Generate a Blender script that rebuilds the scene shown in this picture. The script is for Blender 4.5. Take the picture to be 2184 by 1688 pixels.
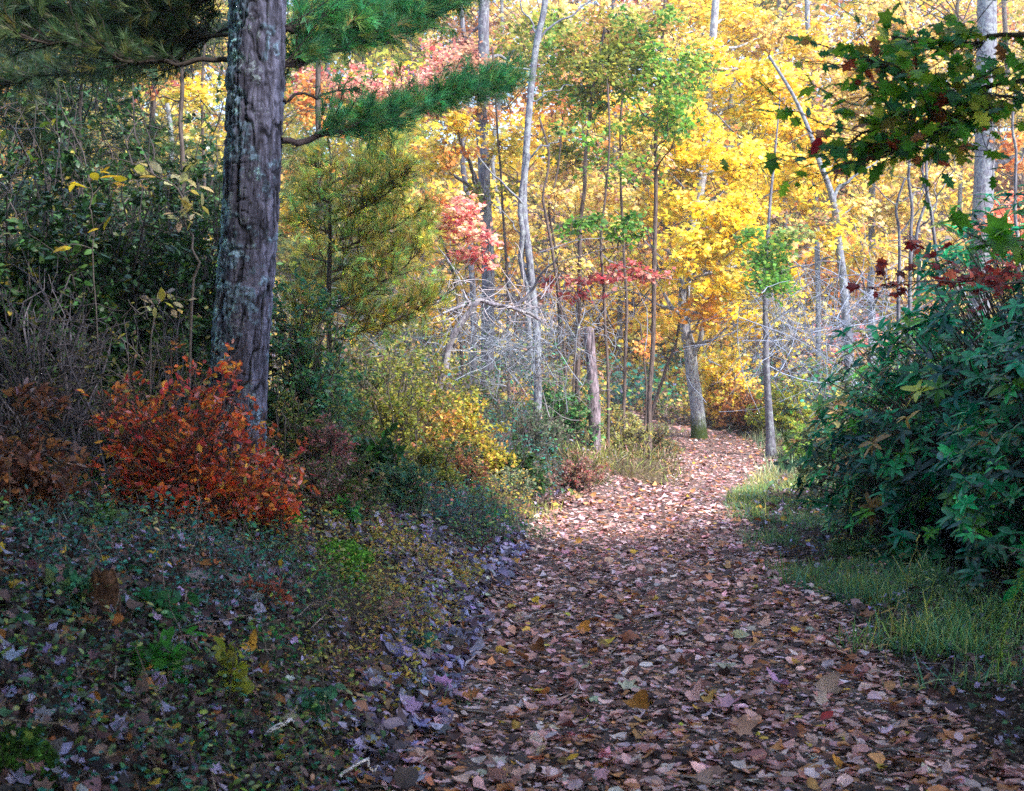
import bpy, math
import numpy as np
R = math.radians
rng = np.random.default_rng(11)
for o in list(bpy.data.objects): bpy.data.objects.remove(o)
SC = bpy.context.scene
COL = SC.collection

# ------------------------------------------------------------------ camera, sky, sun, exposure
EYE = 1.4
FPX = 2400.0                       # focal length in units of a 2184 wide frame
cam = bpy.data.cameras.new('camera'); camo = bpy.data.objects.new('camera', cam); COL.objects.link(camo)
camo.location = (0, 0, EYE); camo.rotation_euler = (R(90), 0, 0)
cam.sensor_width = 36; cam.lens = FPX/2184*36; cam.clip_start = .05; cam.clip_end = 900
cam.dof.use_dof = True; cam.dof.focus_distance = 13; cam.dof.aperture_fstop = 6.3
SC.camera = camo
SUN_EL, SUN_AZ = 44, 128           # azimuth clockwise from +Y (view direction)
w = bpy.data.worlds.new('World'); SC.world = w; w.use_nodes = True
nt = w.node_tree; bg = nt.nodes['Background']; sky = nt.nodes.new('ShaderNodeTexSky')
sky.sky_type = 'NISHITA'; sky.sun_disc = False; sky.sun_elevation = R(SUN_EL); sky.sun_rotation = R(SUN_AZ)
nt.links.new(sky.outputs[0], bg.inputs[0]); bg.inputs[1].default_value = .15
sl = bpy.data.lights.new('sun', 'SUN'); sl.energy = 2.7; sl.angle = R(6); sl.color = (1, .95, .88)
slo = bpy.data.objects.new('sun', sl); COL.objects.link(slo)
slo.rotation_euler = (R(90-SUN_EL), 0, R(180-SUN_AZ)); slo.location = (10, -10, 30)
SC.view_settings.view_transform = 'Standard'; SC.view_settings.look = 'None'
SC.view_settings.exposure = 2.08; SC.view_settings.gamma = 1
SC.render.engine = 'CYCLES'
cy = SC.cycles; cy.max_bounces = 5; cy.diffuse_bounces = 4; cy.glossy_bounces = 2; cy.transmission_bounces = 4
cy.transparent_max_bounces = 4; cy.use_denoising = False; cy.sample_clamp_indirect = 6

# ------------------------------------------------------------------ helpers
def tag(o, label=None, cat=None, group=None, kind=None):
    if label: o['label'] = label
    if cat: o['category'] = cat
    if group: o['group'] = group
    if kind: o['kind'] = kind
    return o
def empty(name, loc, label, cat, group=None):
    o = bpy.data.objects.new(name, None); COL.objects.link(o); o.location = tuple(float(v) for v in loc)
    o.empty_display_size = .2
    return tag(o, label, cat, group)
def link(name, me, m, parent=None, smooth=False):
    o = bpy.data.objects.new(name, me); COL.objects.link(o)
    if m: me.materials.append(m)
    if parent is not None:
        o.parent = parent; l = parent.location
        p = parent
        off = np.zeros(3)
        while p is not None:
            off += np.array(p.location); p = p.parent
        o.location = tuple(-off)
    if smooth: me.polygons.foreach_set('use_smooth', np.ones(len(me.polygons), bool))
    return o
def at(px, py, d):
    return np.array([(px-1092)/FPX*d, d, EYE-(py-844)/FPX*d])

def _h(ix, iy, iz, s):
    n = (ix*73856093) ^ (iy*19349663) ^ (iz*83492791) ^ (s*2654435)
    n = (n ^ (n >> 13)) * 1274126177 & 0x7fffffff
    return ((n ^ (n >> 16)) & 0xffff)/65535.0
def noise(p, s=0):
    p = np.asarray(p, float); i = np.floor(p).astype(np.int64); f = p-i; f = f*f*(3-2*f); r = 0
    for dx in (0, 1):
        wx = f[..., 0] if dx else 1-f[..., 0]
        for dy in (0, 1):
            wy = f[..., 1] if dy else 1-f[..., 1]
            for dz in (0, 1):
                wz = f[..., 2] if dz else 1-f[..., 2]
                r = r + wx*wy*wz*_h(i[..., 0]+dx, i[..., 1]+dy, i[..., 2]+dz, s)
    return r*2-1
def n2(x, y, sc, s=0): return noise(np.stack([x*sc, y*sc, np.zeros_like(x)+.37], -1), s)

def mesh(name, V, F, col=None):
    """V (n,3); F list of (m,k) int arrays; col (n,3) linear"""
    me = bpy.data.meshes.new(name)
    F = [np.asarray(f) for f in F if len(f)]
    me.vertices.add(len(V)); me.vertices.foreach_set('co', np.ascontiguousarray(V, np.float32).ravel())
    li = np.concatenate([f.ravel() for f in F]).astype(np.int32)
    lt = np.concatenate([np.full(len(f), f.shape[1], np.int32) for f in F])
    ls = np.concatenate([[0], np.cumsum(lt)[:-1]]).astype(np.int32)
    me.loops.add(len(li)); me.loops.foreach_set('vertex_index', li)
    me.polygons.add(len(lt)); me.polygons.foreach_set('loop_start', ls)
    me.update(calc_edges=True)
    if col is not None:
        a = me.color_attributes.new('tint', 'FLOAT_COLOR', 'POINT')
        c = np.ones((len(V), 4), np.float32); c[:, :3] = col; a.data.foreach_set('color', c.ravel())
    return me
class Acc:
    def __init__(s): s.V = []; s.F = {}; s.C = []; s.n = 0
    def add(s, V, F, C):
        V = np.asarray(V, float).reshape(-1, 3); s.V.append(V)
        C = np.broadcast_to(np.asarray(C, float), V.shape); s.C.append(C)
        for f in (F if isinstance(F, list) else [F]):
            f = np.asarray(f)
            if len(f): s.F.setdefault(f.shape[1], []).append(f+s.n)
        s.n += len(V)
    def build(s, name, m, parent=None, smooth=False):
        if not s.n: return None
        me = mesh(name, np.concatenate(s.V), [np.concatenate(f) for f in s.F.values()], np.concatenate(s.C))
        return link(name, me, m, parent, smooth)

# ------------------------------------------------------------------ leaf templates: x = along leaf, y = across, z = up; last item = per-vertex tone
def fan(pts, drop=.12, curl=.0, tone=None, seed=0):
    r = np.random.default_rng(seed)
    p = np.array(pts, float); c = np.array([[.42, 0]])
    q = np.concatenate([c, p]); z = -drop*((q[:, 0]-.4)**2+q[:, 1]**2)*2 + curl*q[:, 1]**2*2 + curl*(q[:, 0]-.5)**2 + (r.random(len(q))-.5)*.06*(1 if curl else .3)
    n = len(p); F = np.array([[0, 1+i, 1+(i+1) % n] for i in range(n)])
    t = np.ones(len(q)); t[0] = 1.03
    t[1:] = .92 + r.random(n)*.16
    return np.c_[q, z], F, t
MAPLE = [(0, 0), (-.05, .22), (.12, .20), (.18, .52), (.33, .34), (.62, .5), (.60, .22), (1, 0), (.60, -.22), (.62, -.5), (.33, -.34), (.18, -.52), (.12, -.20), (-.05, -.22)]
OAK = [(0, 0), (.12, .12), (.2, .30), (.32, .14), (.45, .40), (.56, .17), (.72, .30), (.8, .12), (1, .02), (.8, -.13), (.7, -.32), (.55, -.16), (.44, -.42), (.33, -.13), (.2, -.27), (.12, -.1)]
OVAL = [(0, 0), (.2, .17), (.5, .25), (.8, .15), (1, 0), (.8, -.15), (.5, -.25), (.2, -.17)]
STAR = [(0, 0), (.15, .42), (.4, .22), (.62, .46), (1, 0), (.62, -.46), (.4, -.22), (.15, -.42)]
TM = [fan(MAPLE, .16, 0, seed=k) for k in range(2)]
TS = [fan(STAR, .2, 0, seed=k) for k in range(2)]
TO = [fan(OAK, .14, .05, seed=k) for k in range(3)]
TV = [fan(OVAL, .2, 0, seed=k) for k in range(2)]
def bent(pts, a, s):
    # curled along one axis                # crumpled dry leaf
    v, f, t = fan(pts, .0, 0, seed=s); r = np.random.default_rng(s+50)
    ax = r.random()*math.pi; u = v[:, 0]*math.cos(ax)+v[:, 1]*math.sin(ax)-.4*math.cos(ax)
    v[:, 2] = a*u*u*1.6 + (r.random(len(v))-.5)*.14*abs(a) + .1*a*np.sin(6*(v[:, 1]+s))
    return v, f, t
def blob(s, n=10):
    r_ = np.random.default_rng(s); a = np.arange(n)*2*math.pi/n+math.pi+r_.normal(0, .12*10/n, n); q = .5*(1+r_.normal(0, .17 if n < 12 else .07, n)+(.18*np.sin(a*3+s)+.1*np.sin(a*5+2*s) if n > 12 else 0)); el = r_.uniform(.5, .85)
    return [(.5+math.cos(t)*v, math.sin(t)*v*el) for t, v in zip(a[::-1], q)]
TF = [bent(p, a, s+20) for s, (p, a) in enumerate([(blob(1), .15), (blob(2), -.2), (blob(3), .3), (blob(4), -.15), (OVAL, .25), (OAK, .2), (MAPLE, .2), (blob(5), .45), (blob(6), -.4), (OVAL, -.3)])]
TFF = [(v*np.array([1, 1, .35]), f, t) for v, f, t in TF]
TL = [bent(p, a, s) for s, (p, a) in enumerate([(blob(11), .5), (blob(12), -.6), (blob(13), .9), (OVAL, .6), (blob(14), .4)]+[(MAPLE, .5), (MAPLE, -.5), (OAK, .5), (OAK, -.6), (OVAL, .9), (OVAL, -.7), (MAPLE, 1.0), (OAK, .9), (OVAL, .4), (STAR, .6)])]
def longleaf(droop, wd=.15, fold=.35):
    xs = np.array([0, .15, .4, .7, .9, 1.0]); ws = np.array([.02, .6, 1, .85, .45, 0])*wd
    V = []; T = []
    for x, q in zip(xs, ws):
        z = -droop*x*x
        V += [(x, q, z+q*fold), (x, 0, z), (x, -q, z+q*fold)]; T += [1, .8, 1]
    F = []
    for i in range(len(xs)-1):
        a = i*3; F += [(a, a+1, a+4, a+3), (a+1, a+2, a+5, a+4)]
    return np.array(V), np.array(F), np.array(T)
TR = [longleaf(.1, .17), longleaf(.3, .16), longleaf(.55, .15)]
TB = [longleaf(.1, .05, .6), longleaf(.5, .045, .5), longleaf(1.0, .05, .5)]     # grass-like blade (long thin)
def blade(b):
    xs = np.array([0, .35, .7, 1.0]); ws = np.array([.022, .02, .013, .0])
    V = []; F = []
    for x, q in zip(xs, ws): V += [(x-b*.35*x*x, q, -b*x*x*.8), (x-b*.35*x*x, -q, -b*x*x*.8)]
    for i in range(3): F.append((2*i, 2*i+1, 2*i+3, 2*i+2))
    return np.array(V), np.array(F), np.array([.7, .7, .9, .9, 1, 1, 1.15, 1.15])
TG = [blade(.15), blade(.5), blade(.9)]
def tuft(n=11, spread=.6, wd=.017, seed=0):           # spray of pine needles round a twig tip pointing +x
    r = np.random.default_rng(seed); V = []; F = []
    for i in range(n):
        a = r.random()*6.28; t = spread*(.25+.75*r.random()); b = r.random()*.35
        d = np.array([math.cos(t), math.sin(t)*math.cos(a), math.sin(t)*math.sin(a)])
        s = np.cross(d, [0, .3, 1]); s /= np.linalg.norm(s)+1e-6
        o = np.array([b, 0, 0]); k = len(V)
        V += [o+s*wd, o-s*wd, o+d*(.75+.3*r.random())+np.array([0, 0, -.06])]; F.append((k, k+1, k+2))
    return np.array(V), np.array(F), np.ones(len(V))
TN = [tuft(seed=k) for k in range(3)]

def rn(n, s=1.): return rng.normal(0, s, (n, 3))
def norm(v): return v/(np.linalg.norm(v, axis=-1, keepdims=True)+1e-9)
def palette(pal, n, jit=.2):
    """pal: [(weight,(r,g,b)),...] linear"""
    w_ = np.array([p[0] for p in pal], float); idx = rng.choice(len(pal), n, p=w_/w_.sum())
    c = np.array([p[1] for p in pal], float)[idx]
    return c*np.exp(rng.normal(0, jit, (n, 1)))*np.exp(rng.normal(0, jit*.35, (n, 3)))
def place(acc, T, pos, nrm, size, col, dirv=None):
    """copies of the templates T at pos with surface normal nrm"""
    n = len(pos)
    if not n: return
    nrm = norm(nrm); size = np.broadcast_to(np.asarray(size, float), (n,))
    if dirv is None:
        a = rng.random(n)*6.283; dirv = np.c_[np.cos(a), np.sin(a), np.zeros(n)]
    t = norm(dirv-nrm*(dirv*nrm).sum(1, keepdims=True)); b = np.cross(nrm, t)
    k = rng.integers(0, len(T), n)
    for j, (tv, tf, tt) in enumerate(T):
        m = np.where(k == j)[0]
        if not len(m): continue
        s = size[m][:, None, None]
        V = pos[m][:, None]+s*(tv[None, :, :1]*t[m][:, None]+tv[None, :, 1:2]*b[m][:, None]+tv[None, :, 2:]*nrm[m][:, None])
        F = tf[None]+(np.arange(len(m))*len(tv))[:, None, None]
        C = col[m][:, None]*tt[None, :, None]
        acc.add(V.reshape(-1, 3), F.reshape(-1, tf.shape[1]), C.reshape(-1, 3))
def twigs(acc, P, rad, col, sides=3):
    """P (n,k,3) polylines, rad (n,k) -> thin tubes"""
    n, k, _ = P.shape
    T = np.gradient(P, axis=1); T = norm(T)
    ref = np.array([.31, .83, .46]); A = norm(np.cross(T, ref)); B = np.cross(T, A)
    a = np.arange(sides)*2*math.pi/sides
    V = P[:, :, None]+rad[:, :, None, None]*(np.cos(a)[:, None]*A[:, :, None]+np.sin(a)[:, None]*B[:, :, None])
    base = (np.arange(n)*k*sides)[:, None, None]; i = np.arange(k-1)[None, :, None]*sides; j = np.arange(sides)[None, None]; j2 = (j+1) % sides
    F = np.stack([base+i+j, base+i+j2, base+i+sides+j2, base+i+sides+j], -1).reshape(-1, 4)
    C = np.broadcast_to(np.asarray(col, float)[:, None, None] if np.ndim(col) == 2 else np.asarray(col, float), V.shape)
    acc.add(V.reshape(-1, 3), F, C.reshape(-1, 3))
def resample(P, n):
    P = np.asarray(P, float)
    k = len(P)
    if k > 2:                        # Catmull-Rom
        Q = np.vstack([2*P[0]-P[1], P, 2*P[-1]-P[-2]]); out = []
        m = max(2, n//(k-1)+1)
        for i in range(k-1):
            t = np.linspace(0, 1, m, endpoint=False)[:, None]; a, b, c, d = Q[i:i+4]
            out.append(.5*(2*b+(c-a)*t+(2*a-5*b+4*c-d)*t*t+(3*b-a-3*c+d)*t**3))
        return np.vstack([*out, P[-1:]])
    return P[0]+(P[1]-P[0])*np.linspace(0, 1, n)[:, None]
def limb(acc, P, r0, r1, n=10, sides=8, col=(1, 1, 1), wob=.0, s=0):
    Q = resample(P, n); k = len(Q)
    if wob: Q = Q+np.stack([noise(np.c_[np.arange(k)*.45, np.zeros(k)+s, np.zeros(k)+j*9.1], j) for j in range(3)], -1)*wob*np.minimum(1, np.arange(k)/2)[:, None]
    t = np.linspace(0, 1, k); rad = r0+(r1-r0)*t
    twigs(acc, Q[None], rad[None], col, sides)
    return Q

# ------------------------------------------------------------------ materials
def newmat(name):
    m = bpy.data.materials.new(name); m.use_nodes = True; t = m.node_tree; return m, t, t.nodes, t.links
def leafmat(name, rough=.5, spec=.35, trans=.4, vein=0, tmul=1.25, speckle=.25):
    m, t, N, L = newmat(name); p = N['Principled BSDF']; out = N['Material Output']
    a = N.new('ShaderNodeAttribute'); a.attribute_name = 'tint'
    nz = N.new('ShaderNodeTexNoise'); nz.inputs['Scale'].default_value = 28; nz.inputs['Detail'].default_value = 3
    g = N.new('ShaderNodeNewGeometry'); L.new(g.outputs['Position'], nz.inputs['Vector'])
    mr = N.new('ShaderNodeMapRange'); mr.inputs['From Min'].default_value = .3; mr.inputs['From Max'].default_value = .7
    mr.inputs['To Min'].default_value = 1-speckle; mr.inputs['To Max'].default_value = 1+speckle; L.new(nz.outputs['Fac'], mr.inputs['Value'])
    mx = N.new('ShaderNodeVectorMath'); mx.operation = 'SCALE'; L.new(a.outputs['Color'], mx.inputs[0]); L.new(mr.outputs[0], mx.inputs['Scale'])
    L.new(mx.outputs[0], p.inputs['Base Color']); p.inputs['Roughness'].default_value = rough; p.inputs['Specular IOR Level'].default_value = spec
    if trans:
        tr = N.new('ShaderNodeBsdfTranslucent'); m2 = N.new('ShaderNodeVectorMath'); m2.operation = 'SCALE'; m2.inputs['Scale'].default_value = tmul
        L.new(mx.outputs[0], m2.inputs[0]); L.new(m2.outputs[0], tr.inputs['Color'])
        ms = N.new('ShaderNodeMixShader'); ms.inputs[0].default_value = trans
        L.new(p.outputs[0], ms.inputs[1]); L.new(tr.outputs[0], ms.inputs[2]); L.new(ms.outputs[0], out.inputs[0])
    return m
def barkmat(name, c1, c2, lich=None, lich_amt=.5, scale=1., bump=.6, side=None, moss=0):
    m, t, N, L = newmat(name); p = N['Principled BSDF']; p.inputs['Roughness'].default_value = .85; p.inputs['Specular IOR Level'].default_value = .2
    g = N.new('ShaderNodeNewGeometry')
    mp = N.new('ShaderNodeMapping'); mp.inputs['Scale'].default_value = (1, 1, .22); L.new(g.outputs['Position'], mp.inputs[0])
    n1 = N.new('ShaderNodeTexNoise'); n1.inputs['Scale'].default_value = 26*scale; n1.inputs['Detail'].default_value = 5; n1.inputs['Roughness'].default_value = .65
    L.new(mp.outputs[0], n1.inputs['Vector'])
    cr = N.new('ShaderNodeValToRGB'); cr.color_ramp.elements[0].position = .38; cr.color_ramp.elements[1].position = .62
    cr.color_ramp.elements[0].color = (*c1, 1); cr.color_ramp.elements[1].color = (*c2, 1); L.new(n1.outputs['Fac'], cr.inputs[0])
    last = cr.outputs[0]; hgt = n1.outputs['Fac']
    if lich:
        n2_ = N.new('ShaderNodeTexNoise'); n2_.inputs['Scale'].default_value = 9*scale; n2_.inputs['Detail'].default_value = 6; n2_.inputs['Roughness'].default_value = .75
        L.new(g.outputs['Position'], n2_.inputs['Vector'])
        val = n2_.outputs['Fac']
        if side:                     # more lichen on one side of the bark
            d = N.new('ShaderNodeVectorMath'); d.operation = 'DOT_PRODUCT'; d.inputs[1].default_value = side
            L.new(g.outputs['Normal'], d.inputs[0]); ma = N.new('ShaderNodeMath'); ma.operation = 'MULTIPLY_ADD'
            L.new(d.outputs['Value'], ma.inputs[0]); ma.inputs[1].default_value = .13; L.new(val, ma.inputs[2]); val = ma.outputs[0]
        r2 = N.new('ShaderNodeValToRGB'); r2.color_ramp.elements[0].position = 1-lich_amt-.02; r2.color_ramp.elements[1].position = 1-lich_amt+.04
        L.new(val, r2.inputs[0])
        vor = N.new('ShaderNodeTexNoise'); vor.inputs['Scale'].default_value = 60*scale; vor.inputs['Detail'].default_value = 4; L.new(g.outputs['Position'], vor.inputs['Vector'])
        r3 = N.new('ShaderNodeValToRGB'); r3.color_ramp.elements[0].position = .35; r3.color_ramp.elements[1].position = .65
        r3.color_ramp.elements[0].color = (*[v*.45 for v in lich], 1); r3.color_ramp.elements[1].color = (*lich, 1); L.new(vor.outputs['Fac'], r3.inputs[0])
        mx = N.new('ShaderNodeMix'); mx.data_type = 'RGBA'; L.new(r2.outputs[0], mx.inputs['Factor']); L.new(last, mx.inputs[6]); L.new(r3.outputs[0], mx.inputs[7]); last = mx.outputs[2]
    if moss:                         # green moss near the foot, below z = moss
        sx = N.new('ShaderNodeSeparateXYZ'); L.new(g.outputs['Position'], sx.inputs[0])
        n3 = N.new('ShaderNodeMath'); n3.operation = 'MULTIPLY_ADD'; L.new(n1.outputs['Fac'], n3.inputs[0]); n3.inputs[1].default_value = -1.4; L.new(sx.outputs['Z'], n3.inputs[2])
        r4 = N.new('ShaderNodeMapRange'); r4.inputs['From Min'].default_value = moss-.7; r4.inputs['From Max'].default_value = moss-.3-.7; L.new(n3.outputs[0], r4.inputs['Value'])
        m4 = N.new('ShaderNodeMix'); m4.data_type = 'RGBA'; L.new(r4.outputs[0], m4.inputs['Factor']); L.new(last, m4.inputs[6]); m4.inputs[7].default_value = (.05, .075, .015, 1); last = m4.outputs[2]
    a = N.new('ShaderNodeAttribute'); a.attribute_name = 'tint'
    mm = N.new('ShaderNodeMix'); mm.data_type = 'RGBA'; mm.blend_type = 'MULTIPLY'; mm.inputs['Factor'].default_value = 1
    L.new(last, mm.inputs[6]); L.new(a.outputs['Color'], mm.inputs[7]); L.new(mm.outputs[2], p.inputs['Base Color'])
    b = N.new('ShaderNodeBump'); b.inputs['Strength'].default_value = bump; b.inputs['Distance'].default_value = .03; L.new(hgt, b.inputs['Height']); L.new(b.outputs[0], p.inputs['Normal'])
    return m
M_leaf = leafmat('leaf', .5, .3, .45)
M_dry = leafmat('dry_leaf', .6, .25, .15, tmul=1)
M_gloss = leafmat('glossy_leaf', .33, .35, .2)
M_laurel = leafmat('laurel_leaf', .38, .5, .15)
M_needle = leafmat('needle', .45, .3, .25)
M_grass = leafmat('grass_blade', .5, .3, .3)
M_moss = leafmat('moss', .9, .1, 0, speckle=.6)
M_hero = barkmat('furrowed_bark', (.04, .04, .055), (.165, .175, .235), (.36, .46, .47), .40, 1., .5, side=(-.9, -.25, 0))
M_dark = barkmat('dark_bark', (.045, .035, .03), (.12, .095, .085), None, 0, 1.4)
M_grey = barkmat('grey_bark', (.07, .065, .08), (.20, .19, .22), (.34, .37, .37), .45, 1.2, .4)
M_pale = barkmat('pale_bark', (.07, .07, .09), (.21, .21, .25), (.33, .36, .37), .5, 1.2, .3)
M_twig = barkmat('twig_bark', (.6, .6, .6), (1, 1, 1), None, 0, 3, .2)
M_mossy = barkmat('mossy_maple_bark', (.10, .095, .11), (.34, .32, .35), (.5, .52, .52), .5, 1.2, .4, moss=1.0)
M_snag = barkmat('snag_wood', (.06, .05, .055), (.25, .225, .24), None, 0, 1.2, .5)

# ------------------------------------------------------------------ terrain
_pd = np.array([(-2, .55, 0), (1, .62, 0), (4, .71, 0), (5.1, .80, 0), (7.4, .95, 0), (9.4, 1.12, 0), (13.1, 1.55, 0), (15.6, 2.05, 0), (18, 2.85, .01), (21, 3.75, .12), (24, 4.15, .34), (26.5, 3.7, .6), (28.5, 2.4, .72), (31, -1, .85), (34, -7, 1.2)])
PATH = resample(_pd, 170)
_tan = norm(np.gradient(PATH[:, :2], axis=0))
# (columns of _pd: y, x, z)
def hfield(x, y):
    sh = x.shape; x = x.ravel(); y = y.ravel(); out = np.zeros(len(x)); uu = np.zeros(len(x))
    P = np.c_[PATH[:, 1], PATH[:, 0]]; T = np.c_[_tan[:, 1], _tan[:, 0]]
    for a in range(0, len(x), 20000):
        q = np.c_[x[a:a+20000], y[a:a+20000]]
        D = q[:, None]-P[None]; d2 = (D**2).sum(-1); k = d2.argmin(1); r = np.arange(len(k))
        cr = T[k, 0]*D[r, k, 1]-T[k, 1]*D[r, k, 0]; u = -np.sign(cr)*np.sqrt(d2[r, k])   # u<0 : left of the path
        s = np.maximum(-u, 0); v = np.maximum(u, 0)
        left = np.interp(s, [0, .95, 1.15, 1.6, 2.3, 3.2, 5, 9, 20, 60], [0, 0, .04, .25, .66, .86, 1.1, 1.6, 3.2, 9])
        right = np.interp(v, [0, 1., 1.6, 3, 6, 12, 30, 60], [0, 0, .02, .05, .05, .2, 1.6, 5])
        zb = PATH[k, 2]
        out[a:a+20000] = zb+left+right; uu[a:a+20000] = u
    hill = np.interp(y, [28, 33, 45, 160, 400], [0, .3, 2.2, 30, 50])
    out += hill
    out += .75*np.exp(-(((x-1.1)/.75)**2+((y-18.3)/1.7)**2))*.75
    amp = np.clip((np.abs(uu)-1)/1.5, 0, 1)
    out += amp*(n2(x, y, .6, 3)*.10+n2(x, y, 1.7, 5)*.07)
    return out.reshape(sh), uu.reshape(sh)
GX = np.arange(-70, 70.1, .25); GY = np.arange(-10, 62.1, .25)
GXX, GYY = np.meshgrid(GX, GY); GH, GU = hfield(GXX, GYY)
def _bil(G, x, y):
    fx = np.clip((np.asarray(x, float)-GX[0])/.25, 0, len(GX)-1.001); fy = np.clip((np.asarray(y, float)-GY[0])/.25, 0, len(GY)-1.001)
    i = fx.astype(int); j = fy.astype(int); a = fx-i; b = fy-j
    return G[j, i]*(1-a)*(1-b)+G[j, i+1]*a*(1-b)+G[j+1, i]*(1-a)*b+G[j+1, i+1]*a*b
def H(x, y):
    y = np.asarray(y, float); far = np.interp(y, [62, 160, 400], [0, 30-30*(62-45)/115., 48-30*(62-45)/115.])
    return _bil(GH, x, y)+np.where(y > 62, far, 0)
def U(x, y): return _bil(GU, x, y)

def ground_mat():
    m, t, N, L = newmat('forest_soil'); p = N['Principled BSDF']; p.inputs['Roughness'].default_value = .9; p.inputs['Specular IOR Level'].default_value = .1
    g = N.new('ShaderNodeNewGeometry'); a = N.new('ShaderNodeTexNoise'); a.inputs['Scale'].default_value = 14; a.inputs['Detail'].default_value = 6; a.inputs['Roughness'].default_value = .75
    L.new(g.outputs['Position'], a.inputs['Vector'])
    cr = N.new('ShaderNodeValToRGB'); e = cr.color_ramp.elements; e[0].position = .35; e[0].color = (.022, .016, .013, 1); e[1].position = .7; e[1].color = (.16, .105, .085, 1)
    k = e.new(.52); k.color = (.07, .047, .038, 1)
    L.new(a.outputs['Fac'], cr.inputs[0]); L.new(cr.outputs[0], p.inputs['Base Color'])
    b = N.new('ShaderNodeBump'); b.inputs['Distance'].default_value = .04; b.inputs['Strength'].default_value = .8; L.new(a.outputs['Fac'], b.inputs['Height']); L.new(b.outputs[0], p.inputs['Normal'])
    return m
M_soil = ground_mat()
xs = np.unique(np.round(np.concatenate([np.linspace(-420, -70, 12), np.arange(-70, -12, 1.), np.arange(-12, 14, .125), np.arange(14, 70, 1.), np.linspace(70, 420, 12)]), 4))
ys = np.unique(np.round(np.concatenate([np.arange(-10, 34, .125), np.arange(34, 62, 1.), np.linspace(62, 400, 40)]), 4))
XX, YY = np.meshgrid(xs, ys); ZZ = H(XX, YY)-.0
ii = np.arange(len(xs)*len(ys)).reshape(len(ys), len(xs))
Fg = np.stack([ii[:-1, :-1], ii[:-1, 1:], ii[1:, 1:], ii[1:, :-1]], -1).reshape(-1, 4)
g = link('ground', mesh('ground', np.c_[XX.ravel(), YY.ravel(), ZZ.ravel()], [Fg]), M_soil, smooth=True); tag(g, kind='structure')
# the path: a strip laid on the ground
pm, t_, N_, L_ = newmat('trodden_earth'); p_ = N_['Principled BSDF']; p_.inputs['Roughness'].default_value = .95
g_ = N_.new('ShaderNodeNewGeometry'); a_ = N_.new('ShaderNodeTexNoise'); a_.inputs['Scale'].default_value = 22; a_.inputs['Detail'].default_value = 7; a_.inputs['Roughness'].default_value = .8
L_.new(g_.outputs['Position'], a_.inputs['Vector']); c_ = N_.new('ShaderNodeValToRGB'); c_.color_ramp.elements[0].position = .35; c_.color_ramp.elements[1].position = .68
c_.color_ramp.elements[0].color = (.035, .026, .026, 1); c_.color_ramp.elements[1].color = (.34, .23, .21, 1); L_.new(a_.outputs['Fac'], c_.inputs[0]); L_.new(c_.outputs[0], p_.inputs['Base Color'])
b_ = N_.new('ShaderNodeBump'); b_.inputs['Distance'].default_value = .02; L_.new(a_.outputs['Fac'], b_.inputs['Height']); L_.new(b_.outputs[0], p_.inputs['Normal'])
lat = np.linspace(-1.0, 1.0, 17); cxy = np.c_[PATH[:, 1], PATH[:, 0]]; nn = np.c_[_tan[:, 0], -_tan[:, 1]]
PV = cxy[:, None]+nn[:, None]*lat[None, :, None]; edge = (n2(PV[..., 0], PV[..., 1], .9, 8)*.12+1)
PV = cxy[:, None]+nn[:, None]*(lat[None, :, None]*edge[..., None]); PZ = H(PV[..., 0], PV[..., 1])+.008
jj = np.arange(len(PATH)*17).reshape(len(PATH), 17)
Fp = np.stack([jj[:-1, :-1], jj[:-1, 1:], jj[1:, 1:], jj[1:, :-1]], -1).reshape(-1, 4)
pth = link('path', mesh('path', np.c_[PV.reshape(-1, 2), PZ.ravel()], [Fp]), pm, smooth=True); tag(pth, kind='structure')

# ------------------------------------------------------------------ palettes (linear albedo)
YEL = [(6, (.76, .58, .06)), (3, (.82, .68, .20)), (1.4, (.74, .40, .06)), (1, (.66, .56, .30)), (1, (.60, .56, .08)), (.4, (.40, .18, .06))]
YELB = [(6, (.84, .64, .05)), (4, (.88, .74, .16)), (1., (.76, .46, .05)), (1, (.5, .5, .08))]
TANY = [(4, (.78, .61, .14)), (3, (.76, .58, .20)), (3, (.80, .66, .30)), (1, (.45, .26, .16)), (1, (.42, .28, .28)), (1, (.50, .48, .14))]
ORG = [(4, (.72, .30, .07)), (3, (.80, .45, .12)), (2, (.50, .18, .07)), (1, (.72, .5, .2))]
PINK = [(3, (.70, .22, .22)), (3, (.80, .42, .32)), (1.3, (.52, .08, .10)), (3, (.82, .56, .36))]
RED = [(4, (.45, .035, .04)), (2, (.55, .09, .06)), (1, (.28, .03, .05))]
REDM = [(4, (.42, .06, .07)), (2, (.5, .14, .10)), (1.5, (.55, .25, .22)), (1, (.26, .05, .06))]
DRED = [(4, (.22, .02, .02)), (2, (.32, .05, .03)), (1, (.14, .03, .02))]
GRNM = [(4, (.12, .30, .04)), (2, (.26, .38, .06)), (2, (.45, .44, .08)), (1, (.08, .22, .09)), (1, (.5, .4, .1))]
GRN = [(4, (.10, .26, .035)), (3, (.16, .32, .04)), (2, (.07, .20, .05)), (1, (.32, .38, .05))]
OLV = [(4, (.22, .25, .04)), (3, (.32, .30, .05)), (2, (.14, .2, .05)), (1, (.45, .35, .06))]
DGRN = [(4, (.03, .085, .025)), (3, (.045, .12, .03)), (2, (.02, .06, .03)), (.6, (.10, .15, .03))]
MIXG = [(3, (.08, .15, .04)), (2, (.15, .20, .05)), (2, (.30, .28, .08)), (1.5, (.05, .1, .05)), (1, (.38, .2, .14))]
BRN = [(4, (.28, .13, .07)), (3, (.36, .2, .12)), (2, (.16, .08, .05)), (1, (.45, .2, .06))]
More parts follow.
